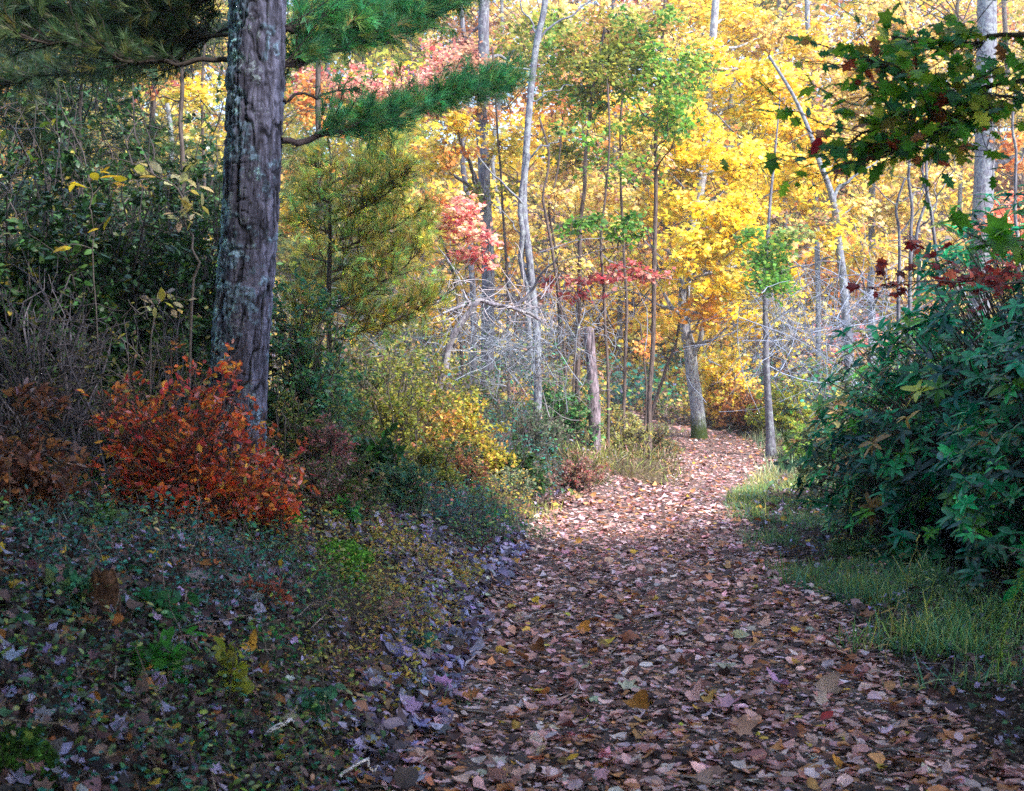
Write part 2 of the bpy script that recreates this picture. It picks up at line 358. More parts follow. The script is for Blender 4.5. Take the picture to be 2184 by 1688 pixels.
SHR = [(4, (.68, .12, .05)), (3, (.72, .22, .05)), (2, (.58, .08, .08)), (1.6, (.72, .38, .06)), (1.4, (.74, .34, .32)), (2, (.25, .08, .05)), (.8, (.25, .22, .05))]

# ------------------------------------------------------------------ foliage generators
def spray_cluster(acc, tw, c, r, pal, leaf, k=1.0, T=TS, sub=.38, flat=.24, tilt=.5, root=None, tcol=(.16, .12, .11), jit=.2, twr=.006):
    """a mass of foliage round c (world) with radii r: many flattish sprays, each on its twig"""
    c = np.asarray(c, float); r = np.asarray(r, float)
    sub = min(sub, float(r.min())*.9+.05)
    area = math.pi*r[0]*r[2]; m = max(1, int(round(k*2.2*area/(math.pi*sub*sub*.45))))
    q = norm(rn(m))*(rng.random((m, 1))**.45); C = c+q*r*.88
    npl = max(3, int(.55*math.pi*sub*sub/(leaf*leaf*.40)))
    sd = rng.uniform(.6, 1.15, m)*sub
    tone = np.exp(rng.normal(0, .12, (m, 1)))
    nrm0 = norm(np.c_[rng.normal(0, .3, m), rng.normal(-.12, .3, m), np.ones(m)])
    L = m*npl; id_ = np.repeat(np.arange(m), npl); a = rng.random(L)*6.283; rr = rng.random(L)**.72
    lump = 1
    off = np.c_[np.cos(a)*rr, np.sin(a)*rr, rng.normal(0, flat, L)-.25*rr*rr]*sd[id_][:, None]
    off[:, 2] -= (off[:, :2]*nrm0[id_][:, :2]).sum(1)
    pos = C[id_]+off
    keep = noise(pos*np.array([2.2, 2.2, 3.2])/max(sub, .15)*.4, 7) > -.42
    pos = pos[keep]; id_ = id_[keep]
    nr = norm(nrm0[id_]+rn(len(pos), tilt)+np.array([0, -.15, 0]))
    col = palette(pal, len(pos), jit)*tone[id_]
    place(acc, T, pos, nr, leaf*rng.uniform(.65, 1.2, len(pos)), col)
    if tw is not None:
        rt = np.broadcast_to(np.asarray(root, float), (m, 3)) if root is not None else C+norm(rn(m))*sub+np.array([0, 0, -sub*.6])
        t = np.linspace(0, 1, 6)[None, :, None]
        P = rt[:, None]*(1-t)+C[:, None]*t+np.array([0, 0, .15])*sub*np.sin(t*math.pi)+rng.normal(0, .05, (m, 6, 3))*sub*np.sin(t*3.14)
        twigs(tw, P, np.linspace(1.6, .5, 6)[None]*twr*np.ones((m, 1)), tcol)
        nf = 3                                        # finer twigs inside each spray
        e = np.repeat(C, nf, 0); ad = rng.random(m*nf)*6.283; sdr = np.repeat(sd, nf)[:, None]
        e2 = e+np.c_[np.cos(ad), np.sin(ad), rng.normal(0, .2, m*nf)]*sdr*.8
        t2 = np.linspace(0, 1, 4)[None, :, None]
        twigs(tw, e[:, None]*(1-t2)+e2[:, None]*t2+rng.normal(0, .03, (m*nf, 4, 3))*sub, np.linspace(.6, .3, 4)[None]*twr*np.ones((m*nf, 1)), tcol)
def px_cluster(acc, tw, px, py, rx, ry, d, pal, leaf, k=1., dz=None, **kw):
    c = at(px, py, d); s = d/FPX
    spray_cluster(acc, tw, c, (rx*s, dz if dz else (rx+ry)*.5*s*.9, ry*s), pal, leaf, k, **kw)

def tree(name, label, cat, trunk, d, w0, w1, clumps=(), bark=M_grey, group=None, limbs=(), leaf=.085, top=-260, flare=1.35, T=TS, leafm=M_leaf, tint=(1, 1, 1.06), crown_name='crown', tcol=(.14, .11, .1), wob=.05, d1=None, kk=1.):
    kmul = kk
    """trunk: [(px,py),...] from the foot up, in the 2184-wide frame; widths in the same units; clumps: (px,py,rx,ry,dd,pal,k)"""
    pts = [at(x, y, d+(0 if d1 is None else (d1-d)*i/(len(trunk)-1))) for i, (x, y) in enumerate(trunk)]
    x0, y0, z0 = pts[0]; g0 = float(H(x0, y0)); 
    if z0 > g0+.02: pts = [np.array([x0-(pts[1][0]-x0)*.1, y0, g0-.1])]+pts
    else: pts[0] = np.array([x0, y0, min(z0, g0-.1)])
    loc = (pts[0][0], pts[0][1], g0)
    e = empty(name, loc, label, cat, group)
    a = Acc(); r0 = w0*.5*d/FPX; r1 = w1*.5*d/FPX
    Q = resample(np.array(pts), 26); k = len(Q); 
    Q = Q+np.stack([noise(np.c_[np.arange(k)*.35, np.zeros(k)+d, np.zeros(k)+trunk[0][0]*.1], j) for j in range(3)], -1)*wob*r0*8*np.sin(np.linspace(0, 3.14, k))[:, None]
    t = np.linspace(0, 1, k); rad = r0+(r1-r0)*t; rad = rad*(1+(flare-1)*np.exp(-(Q[:, 2]-g0)/.35).clip(0, 1.2))
    twigs(a, Q[None], rad[None], tint, 12)
    A = Acc(); tw = A
    for lb in limbs:                                   # (points px, w0, w1[, dd])
        dd = lb[3] if len(lb) > 3 else 0
        n = len(lb[0]); P = [at(x, y, d+dd*i/(max(1, n-1))) for i, (x, y) in enumerate(lb[0])]
        limb(a, P, lb[1]*.5*d/FPX, lb[2]*.5*d/FPX, 14, 7, tint, .05, s=len(P)+lb[0][0][0])
    for (px, py, rx, ry, dd, pal, kk) in clumps:
        c = at(px, py, d+dd); 
        i = np.argmin(np.abs(Q[:, 2]-(c[2]-.35*np.linalg.norm(c[:2]-Q[k//2, :2])))); root = Q[i]
        if np.linalg.norm(c-root) > .3:
            mid = (root+c)/2+np.array([0, 0, -.1*np.linalg.norm(c-root)*.5])
            limb(a, [root, mid, c], r1*.55, r1*.16+.003, 9, 5, tint, .06, s=px)
        px_cluster(A, tw, px, py, rx, ry, d+dd, pal, leaf, kk*kmul, root=None, T=T, tcol=tcol)
    a.build('trunk', bark, e, True)
    A.build(crown_name, leafm, e)
    return e

def shrub(name, label, cat, px, pyb, d, w, h, pal, leaf, ntw, lpt, T=TV, m=M_leaf, group=None, tcol=(.12, .09, .08), twr=.004, dep=None, spread=1., upl=.0, tilt=.7, loc=None, drop=0., hang=False, start=.35, bend=.12):
    """many-stemmed bush standing on the ground at (px, d); w,h in metres"""
    if loc is None:
        x = (px-1092)/FPX*d; y = d
    else: x, y = loc
    z = float(H(x, y)); dep = dep or w*.8
    e = empty(name, (x, y, z), label, cat, group)
    n = ntw; b = np.c_[x+rng.normal(0, .11*w, n), y+rng.normal(0, .11*dep, n), np.zeros(n)]; b[:, 2] = H(b[:, 0], b[:, 1])-.03
    q = norm(rn(n))*rng.random((n, 1))**.38; q[:, 2] = np.abs(q[:, 2])**.8*np.where(rng.random(n) < .25, .35, 1)
    lump = 1+.22*noise(q*2.3+px*.01, 3)[:, None]
    e1 = np.array([x, y, z+.12*h])+q*lump*np.array([w*.5, dep*.5, h*.88])*spread
    e1[:, 2] = np.maximum(e1[:, 2], H(e1[:, 0], e1[:, 1])+.05)
    t = np.linspace(0, 1, 7)[None, :, None]
    mid = b*.35+e1*.65; mid[:, 2] += .18*(e1[:, 2]-b[:, 2]); mid[:, :2] = b[:, :2]*.5+e1[:, :2]*.5
    P = b[:, None]*(1-t)**2+2*mid[:, None]*t*(1-t)+e1[:, None]*t*t
    P = P+rng.normal(0, .02*h, P.shape)*np.sin(t*2.6)
    a = Acc(); twigs(a, P, np.linspace(2.6, .6, 7)[None]*twr*rng.uniform(.7, 1.4, (n, 1)), np.array(tcol)*np.exp(rng.normal(0, .25, (n, 1))))
    ns = n*4; k = rng.integers(0, n, ns); tt = rng.uniform(.4, 1, ns); s0 = np.array([P[i, int(v*6)] for i, v in zip(k, tt)])
    s1 = s0+norm(rn(ns)+np.array([0, 0, .35]))*rng.uniform(.06, .2, (ns, 1))*min(w, h); t3 = np.linspace(0, 1, 4)[None, :, None]
    P2 = s0[:, None]*(1-t3)+s1[:, None]*t3+rng.normal(0, .008, (ns, 4, 3))*h
    twigs(a, P2, np.linspace(.9, .4, 4)[None]*twr*np.ones((ns, 1)), tcol)
    A = Acc()
    L = int(ns*lpt*2.6); i = rng.integers(0, ns, L); f = rng.uniform(.3, 1.05, L)[:, None]
    pos = s0[i]*(1-f)+s1[i]*f+rng.normal(0, leaf*.3, (L, 3))
    dirv = norm((s1-s0)[i]*2/np.maximum(1e-3, np.linalg.norm((s1-s0)[i], axis=1, keepdims=True))+rn(L, .9)+np.array([0, 0, upl-drop]))
    nr = np.array([0, 0, 1.])+rn(L, tilt)
    place(A, T, pos, nr, leaf*rng.uniform(.6, 1.25, L), palette(pal, L, .25)*np.exp(noise(pos*1.8, 5)*.2)[:, None], dirv)
    a.build('stems', M_twig, e); A.build('leaves', m, e)
    return e

def ray_ground(px, py):
    d = np.arange(1.6, 60, .02); P = np.stack([(px-1092)/FPX*d, d, EYE-(py-844)/FPX*d], 1)
    h = H(P[:, 0], P[:, 1]); k = np.argmax(P[:, 2] <= h+.015)
    return P[k]

# ------------------------------------------------------------------ distant woods on the far slope (one mass)
def far_woods():
    A = Acc(); tw = Acc()
    kinds = [(YEL, 7), (TANY, 8), (ORG, 2.6), (OLV, 3.2), (PINK, .9), (BRN, 1.2), (YELB, 3)]
    pw = np.array([k[1] for k in kinds], float); pw /= pw.sum()
    n = 800
    y = 36+rng.random(n)**1.3*70; x = rng.uniform(-1, 1, n)*(y*.5+5); g0 = H(x, y)
    z = g0+rng.uniform(.4, 21, n)*(.55+y/130)
    for i in range(n):
        pal = kinds[rng.choice(len(kinds), p=pw)][0]
        if x[i] < -4 and rng.random() < .5: pal = OLV
        r = rng.uniform(1.6, 3.4)*(.7+y[i]/120); m = int(520*(1.1 if y[i] > 60 else 1.0))
        q = norm(rn(m))*(rng.random((m, 1))**.4)*np.array([r, r, r*.62]); c = np.array([x[i], y[i], z[i]])
        pos = c+q; keep = noise(pos*.9, 4) > -.25; pos = pos[keep]; m = len(pos)
        s = (.16+y[i]*.0017)*rng.uniform(.6, 1.2, m)
        place(A, TS, pos, np.array([0, -.4, .9])+rn(m, .6), s, palette(pal, m, .22)*math.exp(rng.normal(0, .15)))
        k = 9; st = np.repeat((c-np.array([0, 0, r*.7]))[None], k, 0); en = c+norm(rn(k))*np.array([r, r, r*.6]); t = np.linspace(0, 1, 5)[None, :, None]
        twigs(tw, st[:, None]*(1-t)+en[:, None]*t+rng.normal(0, .08, (k, 5, 3)), np.linspace(.03, .01, 5)[None]*np.ones((k, 1)), (.14, .10, .10))
    o = A.build('distant_woods', M_leaf); tag(o, 'autumn leaves of the far woods massed on the slope behind the path', kind='stuff')
    o = tw.build('distant_branches', M_twig); tag(o, 'bare branches among the far woods', kind='stuff')
far_woods()

# ------------------------------------------------------------------ leaf litter
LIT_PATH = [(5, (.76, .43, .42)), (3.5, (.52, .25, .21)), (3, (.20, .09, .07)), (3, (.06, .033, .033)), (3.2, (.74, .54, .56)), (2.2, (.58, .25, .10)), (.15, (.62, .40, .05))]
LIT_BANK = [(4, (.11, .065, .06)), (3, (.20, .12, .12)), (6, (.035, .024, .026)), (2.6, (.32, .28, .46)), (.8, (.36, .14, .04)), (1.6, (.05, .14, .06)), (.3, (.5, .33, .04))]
def scatter(n, y0, y1, pad=1.2, p=1.0):
    y = y0+(y1-y0)*rng.random(n)**p; x = rng.uniform(-1, 1, n)*(y*.47+pad); return x, y
def gnormal(x, y, e=.12):
    return norm(np.c_[-(H(x+e, y)-H(x-e, y))/(2*e), -(H(x, y+e)-H(x, y-e))/(2*e), np.ones(len(x))])
def litter():
    A = Acc()
    for (n, y0, y1, T, smin, smax, tl) in ((150000, 2.2, 12, TL, .014, .070, .33), (110000, 12, 26, TL[:6], .03, .085, .4), (45000, 26, 48, TS, .09, .17, .45), (50000, 48, 110, TS, .2, .34, .4)):
        x, y = scatter(n, y0, y1, p=.85 if y0 < 10 else 1)
        u = U(x, y); on = np.abs(u) < 1.15
        keep = on | (rng.random(n) < np.where(u > 1.15, .35, .8)) if y1 < 30 else np.ones(n, bool)
        keep &= on | (noise(np.c_[x, y, y*0]*1.3, 12) > -.5)
        keep &= ~(on & (rng.random(n) < np.clip(.1+.9*noise(np.c_[x*2.6-y*.1, y*.7, y*0], 19), 0, .7)*np.clip((13-y)/4, 0, 1))); x, y, u, on = x[keep], y[keep], u[keep], on[keep]
        m = len(x); s = (smin+(smax-smin)*rng.random(m)**(2.6 if y0 < 10 else 2.2))*np.where(on, 1, 1.02)
        nr = gnormal(x, y)+rn(m, 1)*np.where(on, .11 if y0 < 10 else .055, tl)[:, None]
        pos = np.c_[x, y, H(x, y)+.012+rng.random(m)*np.where(on, .018, .05)]
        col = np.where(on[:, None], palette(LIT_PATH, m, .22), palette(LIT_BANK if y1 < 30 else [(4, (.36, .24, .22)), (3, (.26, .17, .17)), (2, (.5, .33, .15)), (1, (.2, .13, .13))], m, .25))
        if y1 < 30:
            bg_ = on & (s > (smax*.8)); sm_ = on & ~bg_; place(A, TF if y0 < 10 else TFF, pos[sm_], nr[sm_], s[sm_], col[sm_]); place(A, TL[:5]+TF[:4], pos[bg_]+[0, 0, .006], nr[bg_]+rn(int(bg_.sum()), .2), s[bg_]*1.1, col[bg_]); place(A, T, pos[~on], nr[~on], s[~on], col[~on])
        else: place(A, T, pos, nr, s, col)
    n = 6500; y = rng.uniform(2.9, 10.5, n); i = np.clip(np.searchsorted(PATH[:, 0], y), 0, len(PATH)-1); x = PATH[i, 1]+rng.normal(-1.42, .3, n); k = (U(x, y) < -1.02) & (noise(np.c_[x*2.4, y*1.2, y*0], 17) > -.1); x, y = x[k], y[k]; m = len(x)   # pale lilac leaves drifted into the ditch
    place(A, TL[:10], np.c_[x, y, H(x, y)+.03+rng.random(m)*.04], gnormal(x, y)+rn(m, .35), .025+.07*rng.random(m)**1.6, palette([(3, (.33, .29, .48)), (3, (.22, .18, .28)), (1, (.46, .40, .52)), (3, (.10, .075, .09)), (1, (.3, .15, .1))], m, .3))
    # crumbs and needles
    x, y = scatter(60000, 2.2, 13, p=.8); k = np.abs(U(x, y)) < 1.6; x, y = x[k], y[k]; m = len(x)
    place(A, TV, np.c_[x, y, H(x, y)+.012], gnormal(x, y)+rn(m, .25), .012+.03*rng.random(m)**2, palette([(3, (.1, .07, .06)), (3, (.30, .2, .17)), (1, (.45, .3, .22)), (1, (.4, .38, .4))], m, .3))
    o = A.build('leaf_litter', M_dry); tag(o, 'dry fallen leaves covering the path and forest floor', kind='stuff')
litter()

# low ground cover on the banks: tiny-leaved seedlings, sprigs, moss tufts
def cover():
    A = Acc(); S = Acc()
    for (n, y0, y1, lf, T) in ((36000, 2.4, 9, .026, TV), (40000, 9, 20, .042, TV), (26000, 20, 36, .08, TS)):
        x, y = scatter(n, y0, y1, p=.9); u = U(x, y)
        k = (u < -1.25) | (u > 1.7); k &= (noise(np.c_[x*1.1, y*1.1, x*0], 21) > (-.1 if y0 > 8 else -.3)); x, y, u = x[k], y[k], u[k]; m = len(x)
        hh = rng.random(m)**1.5*.16*(1+.3*(y > 9)); pos = np.c_[x+rng.normal(0, .03, m), y, H(x, y)+.02+hh]
        nz = noise(np.c_[x*.8, y*.8, x*0+3], 22); warm = nz > .15
        pal = np.where(warm[:, None], palette([(3, (.30, .26, .07)), (2, (.18, .2, .04)), (2, (.4, .2, .12)), (1, (.5, .12, .1))], m, .3), palette([(3, (.06, .13, .04)), (2, (.12, .2, .05)), (2, (.05, .09, .05)), (1, (.28, .32, .08))], m, .3))
        place(A, T, pos, np.array([0, -.2, 1.])+rn(m, .5), lf*rng.uniform(.6, 1.5, m), pal)
    o = A.build('ground_cover', M_laurel); tag(o, 'low seedlings and creeping leaves on the banks', kind='stuff')
    n = 2600; x, y = scatter(n, 3, 22); u = U(x, y); k = (u < -1.3) | (u > 1.8); x, y = x[k], y[k]; n = len(x)
    b = np.c_[x, y, H(x, y)-.01]; e = b+np.c_[rng.normal(0, .10, n), rng.normal(0, .10, n), rng.uniform(.08, .5, n)*rng.random(n)]
    t = np.linspace(0, 1, 5)[None, :, None]; twigs(S, b[:, None]*(1-t)+e[:, None]*t+rng.normal(0, .012, (n, 5, 3))*t, np.linspace(.003, .0012, 5)[None]*np.ones((n, 1)), np.array([.22, .17, .15])*np.exp(rng.normal(0, .4, (n, 1))))
    n = 1500; x, y = scatter(n, 2.6, 18); b = np.c_[x, y, H(x, y)+.03]; a = rng.random(n)*6.28; l = rng.uniform(.06, .4, n); e = b+np.c_[np.cos(a)*l, np.sin(a)*l, rng.normal(0, .02, n)]; e[:, 2] = np.maximum(e[:, 2], H(e[:, 0], e[:, 1])+.02)
    twigs(S, b[:, None]*(1-t)+e[:, None]*t+rng.normal(0, .01, (n, 5, 3)), np.linspace(.0045, .002, 5)[None]*np.ones((n, 1)), np.array([.30, .24, .22])*np.exp(rng.normal(0, .4, (n, 1))))
    o = S.build('twig_litter', M_twig); tag(o, 'thin bare stems and dropped twigs on the forest floor', kind='stuff')
cover()
def undergrowth():
    A = Acc(); S = Acc()
    pals = [[(2, (.02, .045, .03)), (3, (.03, .21, .07)), (2, (.10, .30, .07)), (1, (.03, .13, .09)), (1, (.24, .34, .06))], [(3, (.34, .32, .08)), (2, (.22, .25, .06)), (1, (.45, .36, .10))], [(3, (.34, .17, .13)), (2, (.22, .13, .12)), (1, (.5, .2, .12))], [(3, (.05, .26, .20)), (2, (.04, .17, .15)), (1, (.16, .15, .24)), (2, (.03, .06, .04))], [(3, (.5, .42, .08)), (2, (.55, .35, .08)), (1, (.3, .3, .08))]]
    for (n, y0, y1, hm, lf, side, r_) in ((16000, 2.6, 5, .15, .022, -1, .0015), (38000, 4.5, 8, .26, .026, -1, .002), (90000, 7.5, 12, .40, .034, -1, .0028), (70000, 12, 20, .8, .045, -1, .0035), (34000, 20, 34, 1.3, .085, 0, .006), (30000, 30, 46, 1.8, .14, 0, .009)):
        ns = n//5; x, y = scatter(ns, y0, y1); u = U(x, y); k = (u < (-1.22 if y0 < 12 else -1.3)) if side else ((u < -1.5) | (u > 2.0)); k &= noise(np.c_[x*.7, y*.7, x*0], 41) > -.4; x, y = x[k], y[k]; ns = len(x)
        if not ns: continue
        b = np.c_[x, y, H(x, y)]; hh = hm*rng.uniform(.25, 1, ns)*(.75+.5*noise(np.c_[x*.9, y*.9, x*0], 43)); e = b+np.c_[rng.normal(0, .25, ns)*hh, rng.normal(0, .25, ns)*hh, hh]
        t = np.linspace(0, 1, 4)[None, :, None]; twigs(S, b[:, None]*(1-t)+e[:, None]*t+rng.normal(0, .02, (ns, 4, 3)), np.linspace(r_, r_*.4, 4)[None]*np.ones((ns, 1)), np.array([.17, .14, .14])*np.exp(rng.normal(0, .4, (ns, 1))))
        m = ns*7; i = rng.integers(0, ns, m); f = rng.uniform(.25, 1.05, m)[:, None]; pos = b[i]*(1-f)+e[i]*f+rn(m, 1)*np.array([.11, .11, .05])*(hh[i][:, None]+.2)
        z = noise(np.c_[x*.55, y*.4, x*0+7], 44)+.35*noise(np.c_[x*1.7, y*1.7, x*0], 45); z = z[i]+rng.normal(0, .06, m); lit = y0 > 19
        q = np.digitize(z, [-.28, -.02, .16, .34]) if not lit else np.digitize(z, [-.35, -.12, .0, .1]); order = [3, 0, 1, 2, 4]; col = np.zeros((m, 3))
        for j in range(5):
            w_ = q == j; col[w_] = palette(pals[order[j]], int(w_.sum()), .3) if w_.any() else 0
        place(A, TV if y0 < 20 else TS, pos, np.array([0, -.3, 1.])+rn(m, .6), lf*rng.uniform(.5, 1.3, m), col)
    o = A.build('undergrowth', M_leaf); tag(o, 'tangled small-leaved undergrowth over the bank and forest floor', kind='stuff')
    o = S.build('undergrowth_stems', M_twig); tag(o, 'thin stems of the undergrowth', kind='stuff')
undergrowth()

# grass on both verges
def grass():
    A = Acc()
    def patch(n, ucen, usd, y0, y1, h0, h1, pal, side=None, thr=-.15, sd=31):
        y = rng.uniform(y0, y1, n); i = np.clip(np.searchsorted(PATH[:, 0], y), 0, len(PATH)-1); x = PATH[i, 1]+rng.normal(ucen, usd, n)
        u = U(x, y); k = (noise(np.c_[x*1.6, y*1.6, x*0], sd) > thr) & (np.abs(u) > .92); x, y = x[k], y[k]; m = len(x)
        b = np.c_[x, y, H(x, y)-.005]; s = rng.uniform(h0*.6, h1, m)*(.75+.6*noise(np.c_[x*3, y*3, x*0], sd+1))
        dv = norm(np.array([0, 0, 1.])+rn(m, .38)); nr = np.cross(dv, norm(np.c_[rn(m)[:, :2], np.zeros(m)]))
        place(A, TG, b, nr, s/1.0, palette(pal, m, .2), dv)
    G1 = [(3, (.15, .33, .12)), (2, (.28, .42, .13)), (3, (.10, .30, .18)), (1, (.48, .52, .26))]
    G2 = [(3, (.42, .44, .10)), (2, (.54, .50, .14)), (1, (.28, .38, .08))]
    patch(18000, 1.62, .42, 9, 17, .07, .22, G1)
    patch(5000, 1.5, .35, 12.5, 19, .10, .24, G2)
    patch(15000, 1.62, .36, 5.3, 10, .05, .25, G1, thr=-.1)
    patch(1500, 1.45, .25, 5.5, 10, .1, .28, G2, thr=.05)
    patch(9000, 2.1, .8, 17, 26, .12, .35, [(2, (.35, .38, .22)), (2, (.2, .34, .18)), (1, (.45, .42, .2))])
    patch(9000, -1.5, .35, 12, 20, .06, .2, G2)
    patch(6000, -1.3, .3, 8, 14, .05, .15, [(3, (.12, .24, .13)), (2, (.2, .30, .18))], thr=.0)
    patch(3000, -1.2, .3, 4, 9, .04, .13, [(3, (.08, .18, .08)), (2, (.2, .28, .12))], thr=.2)
    o = A.build('grass', M_grass); tag(o, 'fine green grass along the edges of the path', kind='stuff')
grass()

# ------------------------------------------------------------------ the large pine at the left of the path
def hero():
    d = 7.0; pts = [(500, 1120), (504, 1040), (509, 850), (516, 700), (532, 500), (541, 300), (549, 60), (552, -300), (556, -700)]
    ws = [215, 198, 172, 154, 147, 142, 138, 130, 120]
    P = np.array([at(x, y, d) for x, y in pts]); P[0, 2] = float(H(P[0, 0], d))-.12
    g0 = float(H(P[1, 0], d)); e = empty('pine_tree', (P[1, 0], d, g0), 'thick furrowed pine trunk crusted with grey-green lichen, behind the red-orange shrub', 'tree')
    n = 620; Q = resample(P, n); k = len(Q); zz = Q[:, 2]
    r = np.interp(-zz, -P[:, 2], np.array(ws)*.5*d/FPX); r *= 1+.30*np.exp(-(zz-g0)/.16).clip(0, 1.5)*.6
    m = 220; a = np.arange(m)*2*math.pi/m; X = np.cos(a)[None]*r[:, None]; Y = np.sin(a)[None]*r[:, None]; Z = np.broadcast_to(zz[:, None], X.shape)
    p = np.stack([X, Y, Z*.30], -1)
    w = p+np.stack([noise(p*9, 5)*.03, noise(p*9, 6)*.03, np.zeros_like(X)], -1)
    ridge = 1-np.abs(noise(w*17, 1)); ridge2 = 1-np.abs(noise(w*33, 2)); plate = noise(np.stack([X, Y, Z*1.1], -1)*26, 3)
    side = np.clip(.55-.6*np.cos(a)[None], .25, 1)           # bark is rougher on the lichen side
    crack = np.clip((ridge-.80)/.17, 0, 1)+.55*np.clip((ridge2-.84)/.13, 0, 1)+.5*np.clip((1-np.abs(noise(np.stack([X, Y, Z*1.9], -1)*13, 21))-.93)/.06, 0, 1); disp = (-crack*.016+plate*.005)*(.45+.75*side)
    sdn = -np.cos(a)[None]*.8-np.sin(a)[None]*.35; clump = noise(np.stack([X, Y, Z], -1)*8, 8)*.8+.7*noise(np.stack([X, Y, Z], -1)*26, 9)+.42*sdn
    lichen = np.clip((clump-.22)*5, 0, 1)*np.clip(.75+1.3*noise(np.stack([X, Y, Z], -1)*62, 10), 0, 1.15)
    disp += lichen*.005
    knob = np.exp(-(((zz-at(0, 175, d)[2])/.045)**2))[:, None]*.02*(.5+.5*noise(np.stack([X, Y, Z], -1)*20, 4)); disp += knob
    rr = 1+disp/r[:, None]
    V = np.stack([Q[:, 0:1]+X*rr, Q[:, 1:2]+Y*rr, Z], -1)
    dark = np.clip(1.2-.85*crack+.3*plate, .1, 1.3)[..., None]          # tint drops along the furrows and varies over the plates
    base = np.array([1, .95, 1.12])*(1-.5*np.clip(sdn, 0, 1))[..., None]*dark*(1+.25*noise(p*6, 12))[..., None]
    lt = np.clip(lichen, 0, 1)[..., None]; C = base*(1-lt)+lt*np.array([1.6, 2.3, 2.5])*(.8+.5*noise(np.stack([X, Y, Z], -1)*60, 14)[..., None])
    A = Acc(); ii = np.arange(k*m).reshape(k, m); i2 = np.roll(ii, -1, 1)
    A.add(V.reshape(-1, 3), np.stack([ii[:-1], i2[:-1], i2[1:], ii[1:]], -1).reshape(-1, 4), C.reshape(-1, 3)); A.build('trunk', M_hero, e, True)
    return e
def bough(e, pts, w0, w1, ntw, tl, bias, pal, tuftn=9, ts=.11, frac=(.15, 1), col=(.09, .065, .07), flat=.35):
    """pts: [(px,py,d)...]; long-needled branch"""
    P = np.array([at(*p) for p in pts]); a = Acc(); N = Acc()
    Q = limb(a, P, w0*.5*P[0][1]/FPX, w1*.5*P[-1][1]/FPX, 24, 7, col, .03 if w0 > 7 else .008, s=pts[0][0])
    k = len(Q); f = rng.uniform(frac[0], frac[1], ntw); i = (f*(k-1)).astype(int); s = Q[i]; tg = norm(np.gradient(Q, axis=0))[i]
    ntw = int(ntw*.8); f = f[:ntw]; i = i[:ntw]; s = s[:ntw]; tg = tg[:ntw]; dv = norm(tg*.8+np.array(bias)+rn(ntw, flat*1.25)); L = tl*rng.uniform(.35, 1.35, ntw)[:, None]*(1.15-.5*f[:, None])
    t = np.linspace(0, 1, 6)[None, :, None]; T = s[:, None]+dv[:, None]*L[:, None]*t+np.array([0, 0, .22])*L[:, None]*t*t+rng.normal(0, .012, (ntw, 6, 3))*t
    twigs(a, T, np.linspace(.005, .002, 6)[None]*np.ones((ntw, 1)), np.array(col)*.9)
    o = a.build('bough', M_dark if False else M_twig, e)
    n = ntw*tuftn; j = np.repeat(np.arange(ntw), tuftn); tt = (1-rng.random(n)**1.5*.75)*4.99; lo = np.minimum(tt.astype(int), 4); fr = (tt-lo)[:, None]
    pos = T[j, lo]*(1-fr)+T[j, lo+1]*fr
    dr = norm(dv[j]+rn(n, .5)+np.array([0, 0, .18]))
    place(N, TN, pos, norm(rn(n)), ts*rng.uniform(.75, 1.2, n), palette(pal, n, .25)*np.exp(rng.normal(0, .3, (ntw, 1)))[j], dr)
    N.build('needles', M_needle, o)
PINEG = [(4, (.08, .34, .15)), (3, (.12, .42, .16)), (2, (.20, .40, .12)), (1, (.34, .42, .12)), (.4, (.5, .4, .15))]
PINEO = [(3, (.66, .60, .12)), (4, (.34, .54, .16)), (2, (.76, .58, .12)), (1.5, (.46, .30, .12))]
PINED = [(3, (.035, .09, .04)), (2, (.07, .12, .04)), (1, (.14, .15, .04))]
hp = hero()
bough(hp, [(600, 300, 7.0), (700, 291, 7.3), (800, 268, 7.7), (900, 236, 8.0), (1000, 205, 8.4), (1095, 174, 8.8)], 15, 3, 330, .26, (.25, .0, .42), PINEG, 9, .105)
bough(hp, [(600, 140, 7.0), (700, 118, 7.4), (820, 88, 7.9), (920, 42, 8.3), (1000, 5, 8.7), (1080, -30, 9)], 13, 3, 300, .36, (.1, .1, .6), PINEG, 10, .12, (.02, 1))
bough(hp, [(600, 60, 7.0), (700, 55, 7.5), (800, 30, 8.0), (900, -10, 8.5), (1010, -60, 9)], 12, 3, 300, .42, (.1, .1, .3), PINEG, 10, .12, (.02, 1))
bough(hp, [(600, 212, 7.0), (660, 205, 7.3), (730, 198, 7.6), (800, 205, 8)], 8, 1.5, 14, .2, (.2, .1, .3), PINEG, 3, .1, (.4, 1))
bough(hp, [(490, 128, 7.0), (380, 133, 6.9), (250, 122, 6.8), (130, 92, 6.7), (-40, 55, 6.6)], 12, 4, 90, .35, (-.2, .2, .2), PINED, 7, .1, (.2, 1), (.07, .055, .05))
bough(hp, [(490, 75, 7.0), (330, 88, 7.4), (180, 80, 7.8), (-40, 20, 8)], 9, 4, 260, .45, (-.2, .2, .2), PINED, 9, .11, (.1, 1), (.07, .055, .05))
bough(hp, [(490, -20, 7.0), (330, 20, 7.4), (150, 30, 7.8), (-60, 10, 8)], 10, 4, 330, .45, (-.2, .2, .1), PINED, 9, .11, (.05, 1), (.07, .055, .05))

bough(hp, [(490, 60, 7.0), (380, 110, 7.6), (230, 150, 8.2), (60, 170, 8.8), (-60, 180, 9.2)], 8, 3, 190, .4, (-.2, .2, .1), PINED, 9, .11, (.1, 1), (.07, .055, .05))
